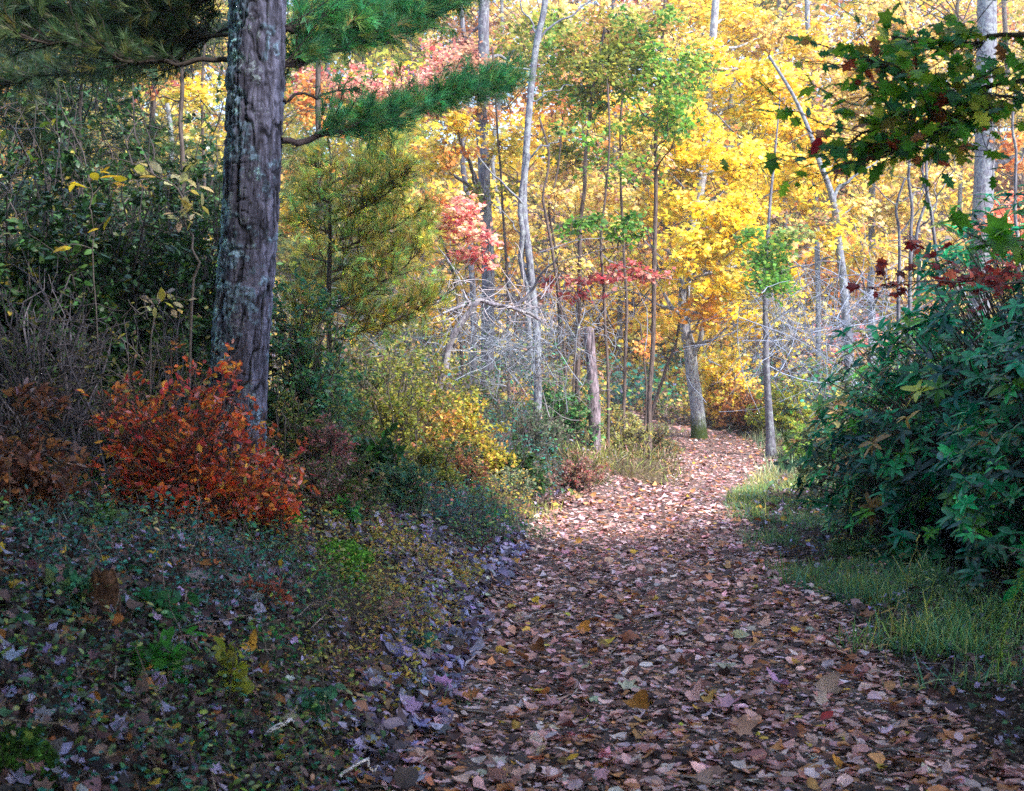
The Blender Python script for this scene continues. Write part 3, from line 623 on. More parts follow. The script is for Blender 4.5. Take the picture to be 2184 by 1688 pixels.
# young olive pine behind it
yp = empty('young_pine', (at(706, 800, 10)[0], 10, float(H(at(706, 800, 10)[0], 10))), 'slender young pine with olive and straw coloured needles just past the thick lichened trunk', 'tree')
_a = Acc(); _x = at(706, 800, 10); limb(_a, [[_x[0], 10, yp.location[2]-.05], at(704, 600, 10), at(708, 420, 10), at(700, 300, 10)], .028, .008, 14, 8, (.10, .08, .08), .02, 3); _a.build('trunk', M_twig, yp)
for k_ in range(19):
    y0_ = 750-k_*21; sd_ = 1 if k_ % 3 else -1; ln_ = (240 if sd_ > 0 else 80)*(1-.35*k_/19)*rng.uniform(.75, 1.1); up_ = rng.uniform(70, 130)*(ln_/200); dz_ = rng.uniform(-.7, .9)
    pp = [(705, y0_, 10), (705+sd_*ln_*.35, y0_-up_*.3, 10+dz_*.35), (705+sd_*ln_*.7, y0_-up_*.65, 10+dz_*.7), (705+sd_*ln_, y0_-up_*1.1, 10+dz_)]
    bough(yp, pp, 6, 1.5, 60 if sd_ > 0 else 30, .27, (.1*sd_, 0, .3), PINEO, 6, .12, (.06, 1), (.14, .10, .08), .6)
# ------------------------------------------------------------------ individual trees of the middle distance
BCK = (1, 1, 1)
tree('grey_tree', 'upright grey trunk behind orange and yellow leaves, left of the twin-stemmed tree', 'tree', [(1040, 640), (1036, 480), (1030, 320), (1033, 160), (1034, -40), (1038, -400)], 22, 29, 22,
     [(980, 280, 70, 42, -2, YEL, 1.1), (1000, 235, 90, 28, 0, [(3, (.85, .55, .2)), (2, (.8, .42, .3))], 1), (930, 330, 60, 45, -1.5, YEL, 1), (1000, 335, 55, 28, -2, ORG, .7), (1070, 300, 50, 40, -1, YEL, .8), (1100, 110, 70, 60, 1, OLV, .8), (1000, 60, 60, 40, 1, BRN, .9), (1010, 120, 60, 40, .5, [(3, (.38, .14, .12)), (2, (.6, .3, .2))], 1)], leaf=.10, bark=M_grey)
tree('thin_tree', 'thin pale trunk hugging the side of the upright grey trunk', 'tree', [(1010, 640), (1003, 540), (998, 440), (985, 320), (1000, 150), (985, 20), (980, -200)], 23, 14, 9, [(930, 240, 70, 30, 0, PINK, .8), (860, 200, 90, 35, 2, PINK, 1.0), (940, 120, 60, 40, 2, PINK, .9)], leaf=.10)
tree('red_maple', 'small red maple with pink-red sprays drooping beside the upright grey trunk', 'tree', [(985, 760), (975, 640), (960, 560), (930, 480), (900, 400)], 16, 8, 4, [(985, 460, 55, 38, 0, PINK, 1.2), (1030, 490, 45, 28, -.3, PINK, 1), (1015, 545, 45, 45, 0, PINK, 1), (960, 490, 50, 30, .2, PINK, .8), (950, 430, 50, 25, .2, ORG, 1), (890, 450, 50, 40, 1, YEL, .8), (650, 470, 50, 50, 2, ORG, .8), (640, 440, 45, 35, 1, YEL, .7), (660, 370, 60, 40, 3, ORG, .9)], leaf=.085, T=TM, bark=M_dark)
tree('twin_stemmed_tree', 'slender grey tree whose two stems part low down, rising to the top of the woods', 'tree', [(1146, 760), (1142, 690), (1130, 560), (1118, 430), (1122, 330), (1132, 200), (1145, 90), (1166, -20), (1185, -300)], 17, 17, 13,
     [(1140, 60, 80, 50, 2, OLV, .5)], bark=M_pale,
     limbs=[([(1132, 760), (1124, 640), (1112, 520), (1110, 430), (1122, 330)], 14, 11), ([(1130, 150), (1090, 138), (1040, 140), (980, 142)], 5, 2), ([(1118, 440), (1080, 400), (1045, 365), (1020, 330)], 6, 2, -.5), ([(1125, 340), (1160, 310), (1200, 292)], 5, 2), ([(1140, 110), (1170, 60), (1230, 20), (1290, -20)], 6, 3), ([(1133, 220), (1170, 195), (1220, 180)], 4, 1.5), ([(1150, 80), (1120, 30), (1110, -20)], 5, 2), ([(1112, 500), (1080, 460), (1050, 440)], 3, 1.5)], leaf=.09)
# slender saplings, one row per stem
SAP = [
 ('slim sapling with a pink-leaved head above the pine bough, between grey trunks', [(1085, 760), (1080, 600), (1070, 420), (1060, 250), (1050, 100)], 21, 7, 4, [(930, 175, 60, 35, 1, PINK, 1.), (860, 160, 60, 30, 2, PINK, .9), (780, 190, 60, 28, 3, PINK, .8), (1000, 130, 50, 35, 0, [(3, (.45, .2, .14)), (2, (.6, .35, .2))], .9), (1080, 420, 55, 45, 0, OLV, .7)]),
 ('pale green-leaved sapling rising from the bushes right of the twin-stemmed tree', [(1330, 860), (1336, 700), (1330, 520), (1322, 350), (1330, 180), (1340, 40)], 21, 8, 4, [(1350, 120, 90, 60, -1, GRN, .62), (1250, 110, 90, 60, -.5, GRN, .62), (1200, 200, 70, 60, -.5, GRN, .62), (1460, 150, 70, 60, -1.5, GRN, .62), (1490, 230, 45, 40, -2, GRN, .8), (1390, 240, 70, 50, -1, GRN, .62), (1190, 90, 70, 60, 0, GRN, .62)]),
 ('dark sapling standing closest beside the twin-stemmed tree', [(1195, 760), (1188, 600), (1172, 500), (1160, 420), (1170, 330), (1150, 250)], 18, 8, 4, [(1200, 400, 60, 50, 1, TANY, .6), (1190, 540, 60, 40, 1, TANY, .5)]),
 ('forked dark sapling in front of tan leaves, between the twin-stemmed tree and the snag', [(1205, 760), (1196, 640), (1183, 520), (1172, 440), (1190, 360), (1200, 250)], 19, 7, 3, [(1240, 330, 70, 50, 1, OLV, .6)]),
 ('dark straight sapling rising just behind the bare snag', [(1232, 860), (1234, 700), (1236, 560), (1240, 440), (1252, 330), (1262, 200), (1290, 60)], 19, 13, 6, [(1290, 150, 110, 75, 0, OLV, .8), (1230, 210, 70, 50, .5, OLV, .8), (1300, 60, 120, 60, 1, [(2, (.30, .30, .05)), (2, (.45, .25, .08))], .9), (1200, 330, 60, 60, 1.5, TANY, .6)]),
 ('thin crooked sapling carrying a bright green spray past the snag', [(1296, 820), (1288, 640), (1282, 520), (1290, 420), (1300, 300), (1296, 180)], 18, 7, 4, [(1290, 470, 75, 24, -1, GRN, 1.3), (1240, 485, 40, 22, -1, GRN, 1), (1330, 500, 45, 14, -1, GRN, 1.), (1310, 340, 70, 36, 0, GRN, .7), (1230, 280, 50, 25, 0, GRN, .7)]),
 ('thin brown sapling trunk midway between the snag and the moss-footed maple', [(1386, 840), (1394, 700), (1395, 560), (1398, 430), (1400, 300), (1408, 150), (1420, -20)], 20, 11, 7, [(1420, 150, 75, 55, -1, GRN, 1.2), (1330, 190, 80, 60, -1, GRN, .9), (1440, 220, 60, 60, -1.4, GRN, 1.), (1380, 70, 80, 50, -1, GRN, .8), (1350, 330, 60, 40, 0, TANY, .7), (1450, 270, 45, 30, -1.5, GRN, .8)]),
 ('low red-leaved sapling holding a flat scarlet spray above the snag', [(1222, 900), (1226, 760), (1240, 660), (1262, 610)], 18, 6, 3, [(1215, 603, 62, 15, -.5, REDM, 1.1), (1240, 628, 50, 12, -.3, REDM, .8), (1285, 592, 60, 13, 0, REDM, .8), (1335, 568, 70, 10, .5, REDM, .9), (1385, 588, 60, 12, .7, [(2, (.5, .12, .12)), (2, (.6, .25, .2))], 1.2)]),
 ('thin bare sapling standing left of the moss-footed maple among orange scrub', [(1375, 930), (1380, 840), (1372, 760), (1366, 690)], 21, 6, 3, [(1370, 720, 30, 30, 0, ORG, .8)]),
 ('whip-thin sapling leaning behind the moss-footed maple over the path bend', [(1380, 930), (1410, 820), (1440, 730), (1455, 650)], 24, 9, 5, [(1420, 700, 50, 30, 0, YEL, .7)]),
]
for lab, tr_, d_, w0_, w1_, cl_ in SAP:
    cl_ = [(a_, b_, c_*1.35, e_*1.35, f_, GRNM, k_*.5) if (p_ is GRN and b_ < 420) else ((a_, b_, c_*1.2, e_*1.2, f_, p_, k_*.8)) for a_, b_, c_, e_, f_, p_, k_ in cl_]
    tree('sapling', lab, 'sapling', tr_, d_, w0_, w1_, cl_, bark=M_dark, leaf=.085 if d_ < 22 else .1, group='slender saplings in the middle of the woods', flare=1.1, T=TM if d_ < 19 else TS, wob=.09, tint=(1.3, 1.2, 1.25))

# the bright yellow maple with the mossy foot by the bend
YC = [(1440, 240, 90, 70, -1, YELB, 1), (1560, 180, 110, 80, 0, YELB, 1), (1660, 260, 100, 80, 0, YELB, 1), (1480, 330, 90, 60, -1, YELB, 1.1), (1590, 350, 120, 60, -1.5, YELB, 1.1), (1700, 380, 90, 60, 0, YELB, 1),
      (1450, 430, 80, 45, -1, YELB, 1), (1560, 440, 120, 45, -2, YELB, 1.3), (1500, 520, 120, 45, -2, YELB, 1.4), (1600, 500, 70, 45, -2, YELB, 1.2), (1440, 590, 75, 38, -1, YELB, 1.1), (1540, 600, 90, 35, -2, YELB, 1.2), (1330, 610, 50, 45, 0, YELB, .6),
      (1500, 660, 70, 40, -1.5, [(3, (.85, .5, .05)), (2, (.7, .33, .08))], 1.1), (1590, 680, 75, 45, -1, YELB, .9), (1650, 620, 60, 45, 0, YELB, .8), (1700, 600, 60, 35, -1, YELB, .8), (1460, 120, 90, 50, 0, YEL, .9), (1620, 80, 120, 60, 1, TANY, .9), (1550, 30, 110, 60, 1, YEL, .9), (1470, 545, 60, 30, -2.5, YELB, 1), (1380, 300, 70, 60, -1, YEL, .8), (1370, 450, 60, 50, -.5, YEL, .8), (1760, 480, 70, 45, -1, YELB, .8), (1650, 170, 100, 60, 0, YEL, .9), (1740, 280, 80, 60, 0, YEL, .8), (1340, 560, 60, 35, 0, YEL, .7), (1720, 90, 90, 60, 1, YEL, .8)]
tree('yellow_maple', 'maple with mossy foot and lichened leaning trunk beside the path bend, crown bright yellow', 'tree', [(1492, 935), (1484, 850), (1472, 760), (1462, 690), (1464, 600), (1478, 480), (1500, 330), (1515, 150), (1530, -50)], 25, 31, 15, YC, bark=M_mossy,
     limbs=[([(1474, 770), (1500, 700), (1530, 620), (1560, 540), (1590, 440)], 12, 5, -1), ([(1464, 690), (1425, 640), (1400, 560), (1380, 480)], 9, 3), ([(1484, 480), (1540, 400), (1600, 330), (1680, 260)], 9, 3), ([(1470, 600), (1430, 540), (1380, 500)], 8, 3)], leaf=.115, flare=1.25)
tree('slim_tree', 'slim grey-brown trunk right of the moss-footed maple, green leaves at its head', 'tree', [(1644, 930), (1641, 860), (1636, 760), (1630, 660), (1632, 560), (1640, 440), (1655, 300), (1664, 200)], 22, 20, 2,
     [(1630, 520, 55, 40, -.8, GRN, 1.4), (1640, 580, 60, 45, -1, GRN, 1.3), (1690, 500, 55, 28, -.6, [(3, (.2, .34, .1)), (2, (.4, .38, .12))], .9), (1720, 470, 60, 25, 0, [(2, (.3, .3, .12)), (2, (.4, .2, .12))], .7)], limbs=[([(1632, 600), (1680, 575), (1740, 560), (1800, 555)], 5, 2), ([(1634, 740), (1660, 720), (1700, 718)], 4, 2)], bark=M_grey, leaf=.09, T=TM)
tree('forked_tree', 'pale grey tree forking into a wide V, standing in the blue-grey thicket', 'tree', [(1812, 760), (1806, 690), (1798, 590), (1786, 500), (1776, 430), (1765, 395), (1752, 360), (1730, 290), (1690, 200), (1640, 120)], 24, 22, 6,
     [(1780, 340, 90, 55, 1, YEL, .8), (1830, 430, 80, 50, 1, TANY, .7), (1700, 300, 80, 60, 2, YEL, .8), (1740, 440, 60, 40, 1.5, YEL, .8)], bark=M_pale, limbs=[([(1778, 440), (1795, 400), (1830, 375), (1880, 340)], 9, 3)], leaf=.11)
tree('pale_straight_tree', 'pale straight trunk in the haze behind the forked tree', 'tree', [(1860, 700), (1858, 600), (1858, 480), (1858, 360), (1860, 250)], 32, 16, 13, [(1830, 250, 80, 70, 0, TANY, .9), (1900, 430, 80, 60, 1, TANY, .9), (1820, 540, 70, 40, -3, YEL, .9), (1900, 560, 80, 40, -3, TANY, .8), (1980, 380, 70, 70, -2, TANY, .9), (1850, 120, 80, 60, -3, YEL, .9)], bark=M_pale, leaf=.13)
tree('broad_pale_tree', 'broadest pale trunk far beyond the rhododendron, its bark blotched blue-grey', 'tree', [(2083, 700), (2086, 560), (2092, 400), (2098, 250), (2104, 100), (2108, -60), (2112, -300)], 26, 44, 38,
     [(2140, 480, 50, 80, -1, [(3, (.8, .22, .12)), (2, (.8, .45, .25))], .9), (2160, 330, 60, 60, 0, ORG, .8), (2040, 300, 70, 60, 1, TANY, .8), (2150, 200, 60, 60, 0, TANY, .7)], bark=M_pale, leaf=.12)
tree('far_tree', 'thin pale trunk high among the tan leaves above the forked tree', 'tree', [(1745, 640), (1738, 400), (1731, 200), (1724, 80), (1718, -80)], 34, 12, 10, [(1700, 100, 90, 60, -2, TANY, .8), (1790, 180, 100, 80, -2, TANY, 1), (1860, 330, 110, 80, -3, TANY, 1), (1950, 250, 110, 80, -3, YEL, .9), (1930, 440, 110, 60, -3, TANY, .9), (1880, 40, 110, 60, -2, TANY, 1), (1990, 110, 90, 70, -3, TANY, .9), (1880, 120, 90, 60, -2, [(3, (.6, .32, .14)), (2, (.45, .25, .15))], .8)], bark=M_pale, leaf=.13)
tree('far_tree', 'faint grey trunk between the yellow crown and the thin pale trunk', 'tree', [(1690, 820), (1684, 650), (1676, 500), (1670, 250), (1660, -50)], 38, 12, 9, [(1650, 400, 90, 90, -1, YEL, .7), (1500, 30, 120, 70, -6, YEL, .9), (1380, 60, 90, 70, -6, TANY, .9), (1280, 420, 90, 90, -8, TANY, .9), (1330, 250, 90, 90, -8, YEL, .8)], bark=M_grey, leaf=.14)
for k_, (lab, xs_, dd_) in enumerate((('left stem of the clump of thin grey stems above the rhododendron', [(1940, 640), (1945, 520), (1944, 430), (1938, 340), (1945, 260), (1960, 200)], 13), ('kinked thin stem in the clump above the rhododendron, crossing its neighbours', [(1958, 640), (1962, 560), (1955, 500), (1975, 420), (1968, 350), (1990, 270)], 13.2),
        ('tallest and stoutest stem of the thin clump above the rhododendron', [(2006, 660), (1998, 560), (1985, 450), (1976, 380), (1978, 320), (1992, 240)], 13), ('short dark stem at the outer side of the thin clump above the rhododendron', [(1916, 640), (1918, 580), (1918, 500), (1912, 440), (1930, 380)], 13.4),
        ('thin dark stem beside the broadest pale trunk, near the picture edge', [(2172, 560), (2165, 450), (2168, 350), (2160, 260), (2166, 180)], 14))):
    lm = [([xs_[2], (xs_[2][0]+40, xs_[2][1]-60), (xs_[2][0]+60, xs_[2][1]-150)], 4, 1.5), ([xs_[3], (xs_[3][0]-40, xs_[3][1]-40), (xs_[3][0]-90, xs_[3][1]-60)], 3, 1), ([xs_[1], (xs_[1][0]-50, xs_[1][1]-20), (xs_[1][0]-120, xs_[1][1]-50)], 3, 1.)]
    tree('sapling', lab, 'sapling', xs_, dd_, 9, 4, [(xs_[-1][0]+20, xs_[-1][1]+30, 40, 40, .5, TANY, .35)], bark=M_grey, limbs=lm, leaf=.07, group='thin stems above the rhododendron', flare=1.05, wob=.08, tcol=(.2, .17, .18))
# small trees at the far left
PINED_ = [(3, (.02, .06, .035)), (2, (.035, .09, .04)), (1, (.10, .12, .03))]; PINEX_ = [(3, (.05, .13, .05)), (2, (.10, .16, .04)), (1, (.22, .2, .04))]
for lab, tr_, d_, w0_, w1_, cl_ in [
 ('dark sapling crossing the horizontal pine limb at the shady side', [(388, 640), (390, 420), (386, 240), (392, 120), (398, -60)], 12, 11, 8, [(420, 200, 60, 60, 1, YEL, .6), (330, 170, 60, 30, 2, [(3, (.5, .15, .12)), (2, (.6, .3, .1))], .6), (300, 90, 90, 50, 1, OLV, .6)]),
 ('thin dark sapling deep in the shady thicket', [(180, 640), (176, 400), (170, 250), (180, 100), (176, -60)], 12, 9, 6, [(120, 60, 90, 60, 0, OLV, .6), (200, 200, 90, 60, 1, DGRN, .8), (60, 170, 80, 60, 0, OLV, .7)]),
 ('yellow-leaved sapling showing behind the thick lichened trunk', [(440, 560), (436, 360), (430, 200), (440, 60)], 14, 8, 5, [(430, 190, 45, 40, 0, YEL, .8), (640, 430, 50, 60, 3, YEL, .8), (660, 230, 60, 50, 2, ORG, .9), (720, 180, 90, 45, 5, PINK, .9), (820, 210, 60, 40, 6, PINK, .8)])]:
    tree('sapling', lab, 'sapling', tr_, d_, w0_, w1_, cl_, bark=M_dark, leaf=.075, group='saplings in the shade around the thick pine', flare=1.1, T=TM)
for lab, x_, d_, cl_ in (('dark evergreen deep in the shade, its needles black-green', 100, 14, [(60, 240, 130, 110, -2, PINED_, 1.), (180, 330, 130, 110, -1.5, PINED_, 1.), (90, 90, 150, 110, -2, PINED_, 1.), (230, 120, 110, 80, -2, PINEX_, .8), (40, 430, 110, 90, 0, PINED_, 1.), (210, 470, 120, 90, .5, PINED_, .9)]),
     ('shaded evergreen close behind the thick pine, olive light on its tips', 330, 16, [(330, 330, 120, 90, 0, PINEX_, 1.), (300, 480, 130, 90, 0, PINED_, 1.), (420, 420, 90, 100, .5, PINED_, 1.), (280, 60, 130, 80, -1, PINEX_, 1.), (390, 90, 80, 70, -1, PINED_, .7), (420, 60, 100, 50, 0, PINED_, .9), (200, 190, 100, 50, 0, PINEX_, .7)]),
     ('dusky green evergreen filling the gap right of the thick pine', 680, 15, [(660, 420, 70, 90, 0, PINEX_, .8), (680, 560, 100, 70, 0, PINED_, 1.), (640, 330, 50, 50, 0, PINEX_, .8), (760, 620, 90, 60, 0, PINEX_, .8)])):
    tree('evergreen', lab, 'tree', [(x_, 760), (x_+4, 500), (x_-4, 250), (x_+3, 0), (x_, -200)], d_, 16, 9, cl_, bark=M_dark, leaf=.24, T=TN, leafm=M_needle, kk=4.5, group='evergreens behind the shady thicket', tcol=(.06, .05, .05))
# distant trunks on the slope
FARX = [(1322, 13, 40), (1560, 11, 46), (1930, 12, 44), (2030, 10, 42), (2140, 13, 46), (1085, 10, 38), (880, 11, 40), (1250, 9, 44), (690, 10, 38), (330, 11, 34)]
for k_, (x_, w_, d_) in enumerate(FARX):
    j = rng.normal(0, 14, 5); 
    tree('distant_tree', 'slender grey trunk on the far wooded slope, half hidden by tan and yellow leaves', 'tree', [(x_, 780), (x_+j[0], 560), (x_+j[1], 350), (x_+j[2], 150), (x_+j[3], -150)], d_, w_, w_*.7,
         [(x_+rng.normal(0, 60), rng.uniform(60, 420), 70, 60, -1, (TANY, YEL, ORG, TANY)[k_ % 4], .8), (x_+rng.normal(0, 25), rng.uniform(250, 650), 50, 45, -2, (YEL, TANY)[k_ % 2], .8)], bark=M_pale if k_ % 2 else M_grey, group='slender trunks on the far wooded slope', leaf=.16)

# bare snag
def snag():
    d = 17.5; f = at(1268, 905, d); g0 = float(H(f[0], d)); e = empty('tree_snag', (f[0], d, g0), 'branchless dead trunk stub with a rounded top standing on the bank left of the path', 'dead trunk')
    A = Acc(); P = np.array([[f[0], d, g0-.15], at(1267, 880, d), at(1263, 800, d), at(1258, 730, d), at(1257, 697, d)]); Q = resample(P, 60); k = len(Q); t = np.linspace(0, 1, k)
    r = (.5*(27-7*t)*d/FPX)*np.sqrt(np.clip(1-((t-.93)/.07).clip(0, 1)**2*.93, 0, 1)); m = 28; a = np.arange(m)*6.2832/m
    X = np.cos(a)*r[:, None]; Y = np.sin(a)*r[:, None]; Z = Q[:, 2:3]+0*X; dn = noise(np.stack([X*26, Y*26, Z*5], -1), 3)*.010+noise(np.stack([X*9, Y*9, Z*4], -1), 4)*.012
    q = 1+dn/np.maximum(r[:, None], .03); V = np.stack([Q[:, :1]+X*q, Q[:, 1:2]+Y*q, Z], -1); ii = np.arange(k*m).reshape(k, m); i2 = np.roll(ii, -1, 1)
    C = (1+dn*22)[..., None]*np.array([1.15, 1, 1.08]); A.add(V.reshape(-1, 3), [np.stack([ii[:-1], i2[:-1], i2[1:], ii[1:]], -1).reshape(-1, 4), ii[-1:][:, ::1]], C.reshape(-1, 3)); A.build('trunk', M_snag, e, True)
    for (z, an, l) in ((.45, 2.6, .05), (.62, .2, .04), (.25, -1.6, .05)):
        i = int(z*k); B = Acc(); limb(B, [Q[i], Q[i]+np.array([math.cos(an), math.sin(an), .5])*(r[i]+l)], .016, .008, 4, 6, (.9, .8, .8)); B.build('branch_stub', M_snag, e)
snag()

# fallen pale branches and brush
def fallen():
    d = 14; f = at(962, 735, d); g0 = float(H(f[0], d)); e = empty('fallen_tree', (f[0], d, g0), 'pale barkless fallen tree top with forked branches raised above the brush', 'fallen tree')
    A = Acc(); c = (1.25, 1.1, 1.15)
    limb(A, [at(935, 835, d), at(962, 735, d), at(995, 672, d), at(1022, 640, d)], .05, .034, 14, 10, c, .02, 1)
    limb(A, [at(1022, 640, d), at(1075, 655, d), at(1120, 668, d), at(1165, 685, d+.3)], .03, .015, 12, 8, c, .02, 2)
    limb(A, [at(1095, 662, d), at(1130, 628, d), at(1158, 585, d-.2), at(1190, 548, d-.4)], .028, .008, 12, 8, c, .02, 3)
    limb(A, [at(1022, 640, d), at(985, 652, d), at(945, 668, d-.2)], .025, .012, 8, 8, c, .02, 4)
    limb(A, [at(1005, 655, d), at(988, 620, d), at(955, 560, d+.2), at(930, 520, d+.3)], .018, .006, 8, 7, c, .03, 5)
    A.build('trunk', M_pale, e); B = Acc(); n = 60
    s = np.array([at(x, y, d+rng.normal(0, .2)) for x, y in zip(rng.uniform(950, 1180, n), rng.uniform(600, 690, n))]); q = norm(rn(n)+np.array([.2, 0, .1]))*rng.uniform(.15, .7, (n, 1)); t = np.linspace(0, 1, 7)[None, :, None]
    twigs(B, s[:, None]+q[:, None]*t+rn(n, .12)[:, None]*np.sin(t*3)*.8, np.linspace(.007, .002, 7)[None]*np.ones((n, 1)), (.55, .48, .52)); B.build('twig_tangle', M_twig, e)
fallen()
def brush(name, label, cx, cy, d, rx, ry, rz, n, col, rad=.005, ln=(.3, 1.2), bias=(.2, 0, .2), cat='brush', group=None):
    c = at(cx, cy, d); s = d/FPX; g0 = float(H(c[0], d)); e = empty(name, (c[0], d, g0), label, cat, group); B = Acc()
    p = c+rn(n, .55)*np.array([rx*s*1.25, rz, ry*s]); p = p[noise(p*1.7, 3) > -.15]; n = len(p); p[:, 2] = np.maximum(p[:, 2], H(p[:, 0], p[:, 1])+.03)
    q = norm(rn(n)+np.array(bias))*rng.uniform(*ln, (n, 1)); t = np.linspace(0, 1, 8)[None, :, None]
    P = p[:, None]+q[:, None]*(t-.5)+rn(n, .07)[:, None]*np.sin(t*3.14)*np.linalg.norm(q, axis=1)[:, None, None]+rng.normal(0, .012, (n, 8, 3))
    P[..., 2] = np.maximum(P[..., 2], H(P[..., 0], P[..., 1])+.01)
    twigs(B, P, np.linspace(1.3, .4, 8)[None]*rad*rng.uniform(.5, 1.6, (n, 1)), np.array(col)*np.exp(rng.normal(0, .3, (n, 1))))
    m = n*2; i = rng.integers(0, n, m); j = rng.integers(1, 6, m); a_ = P[i, j]; w_ = P[i, j+1]-a_; w_ = norm(norm(w_)+rn(m, .5))*rng.uniform(.12, .35, (m, 1))*np.linalg.norm(q, axis=1)[i][:, None]
    t = np.linspace(0, 1, 4)[None, :, None]; twigs(B, a_[:, None]+w_[:, None]*t+rng.normal(0, .006, (m, 4, 3)), np.linspace(.7, .25, 4)[None]*rad*np.ones((m, 1)), np.array(col)*np.exp(rng.normal(0, .35, (m, 1))))
    B.build('twig_tangle', M_twig, e)
    k = n; i = rng.integers(0, n, k); L = Acc(); place(L, TV, P[i, rng.integers(0, 8, k)]+rn(k, .02), rn(k)+[0, 0, .5], .05*rng.uniform(.6, 1.3, k), palette([(2, (.4, .34, .12)), (2, (.3, .18, .12)), (2, (.12, .22, .1))], k, .3)); L.build('caught_leaves', M_leaf, e)
    return e
brush('brush_pile', 'tangle of thin whitish dead twigs heaped below the fallen tree top', 1090, 720, 15, 120, 85, .9, 400, (.30, .33, .40), .0034)
brush('brush_pile', 'lower and darker twig tangle at the foot of the whitish heap', 1120, 810, 15.5, 90, 40, .7, 90, (.22, .2, .22), .004)
brush('bare_thicket', 'blue-grey leafless thicket under the forked tree', 1750, 700, 23, 150, 110, 2.5, 700, (.30, .34, .46), .0055, (.6, 2.4), (.6, 0, .2), 'thicket')
brush('bare_thicket', 'leafless grey thicket filling the gap behind the twin-stemmed tree', 1110, 640, 21, 190, 100, 2.4, 330, (.22, .22, .28), .005, (.6, 2.), (0, 0, .8), 'thicket')
brush('bare_thicket', 'fine blue-grey twig thicket between the thick pine and the snag', 780, 740, 14.5, 230, 110, 2, 420, (.20, .21, .24), .0038, (.4, 1.3), (.2, 0, .5), 'thicket')

# ------------------------------------------------------------------ shrubs
shrub('red_shrub', 'dense low bush with glowing red and orange leaves at the foot of the thick pine', 'bush', 400, 1130, 5.6, 1.35, 1.0, SHR, .046, 170, 3, TV, M_leaf, twr=.0028, tcol=(.16, .10, .09), loc=(-1.78, 6.1), dep=1.0, spread=1.0, tilt=1.)
shrub('red_shrub', 'smaller red-orange bush spilling off the bank under the pine', 'bush', 500, 1000, 5.4, .85, .72, SHR, .042, 70, 3, TV, M_leaf, twr=.0026, loc=(-1.45, 6.4), tilt=1.)
shrub('brown_shrub', 'withered brown bush with orange tinged leaves, in the shade beside the red bush', 'bush', 60, 1000, 5.0, .9, .75, [(3, (.24, .10, .06)), (2, (.35, .14, .05)), (2, (.12, .06, .05)), (1, (.3, .2, .2))], .05, 60, 5, TV, loc=(-2.35, 5.3), twr=.003, tilt=1)
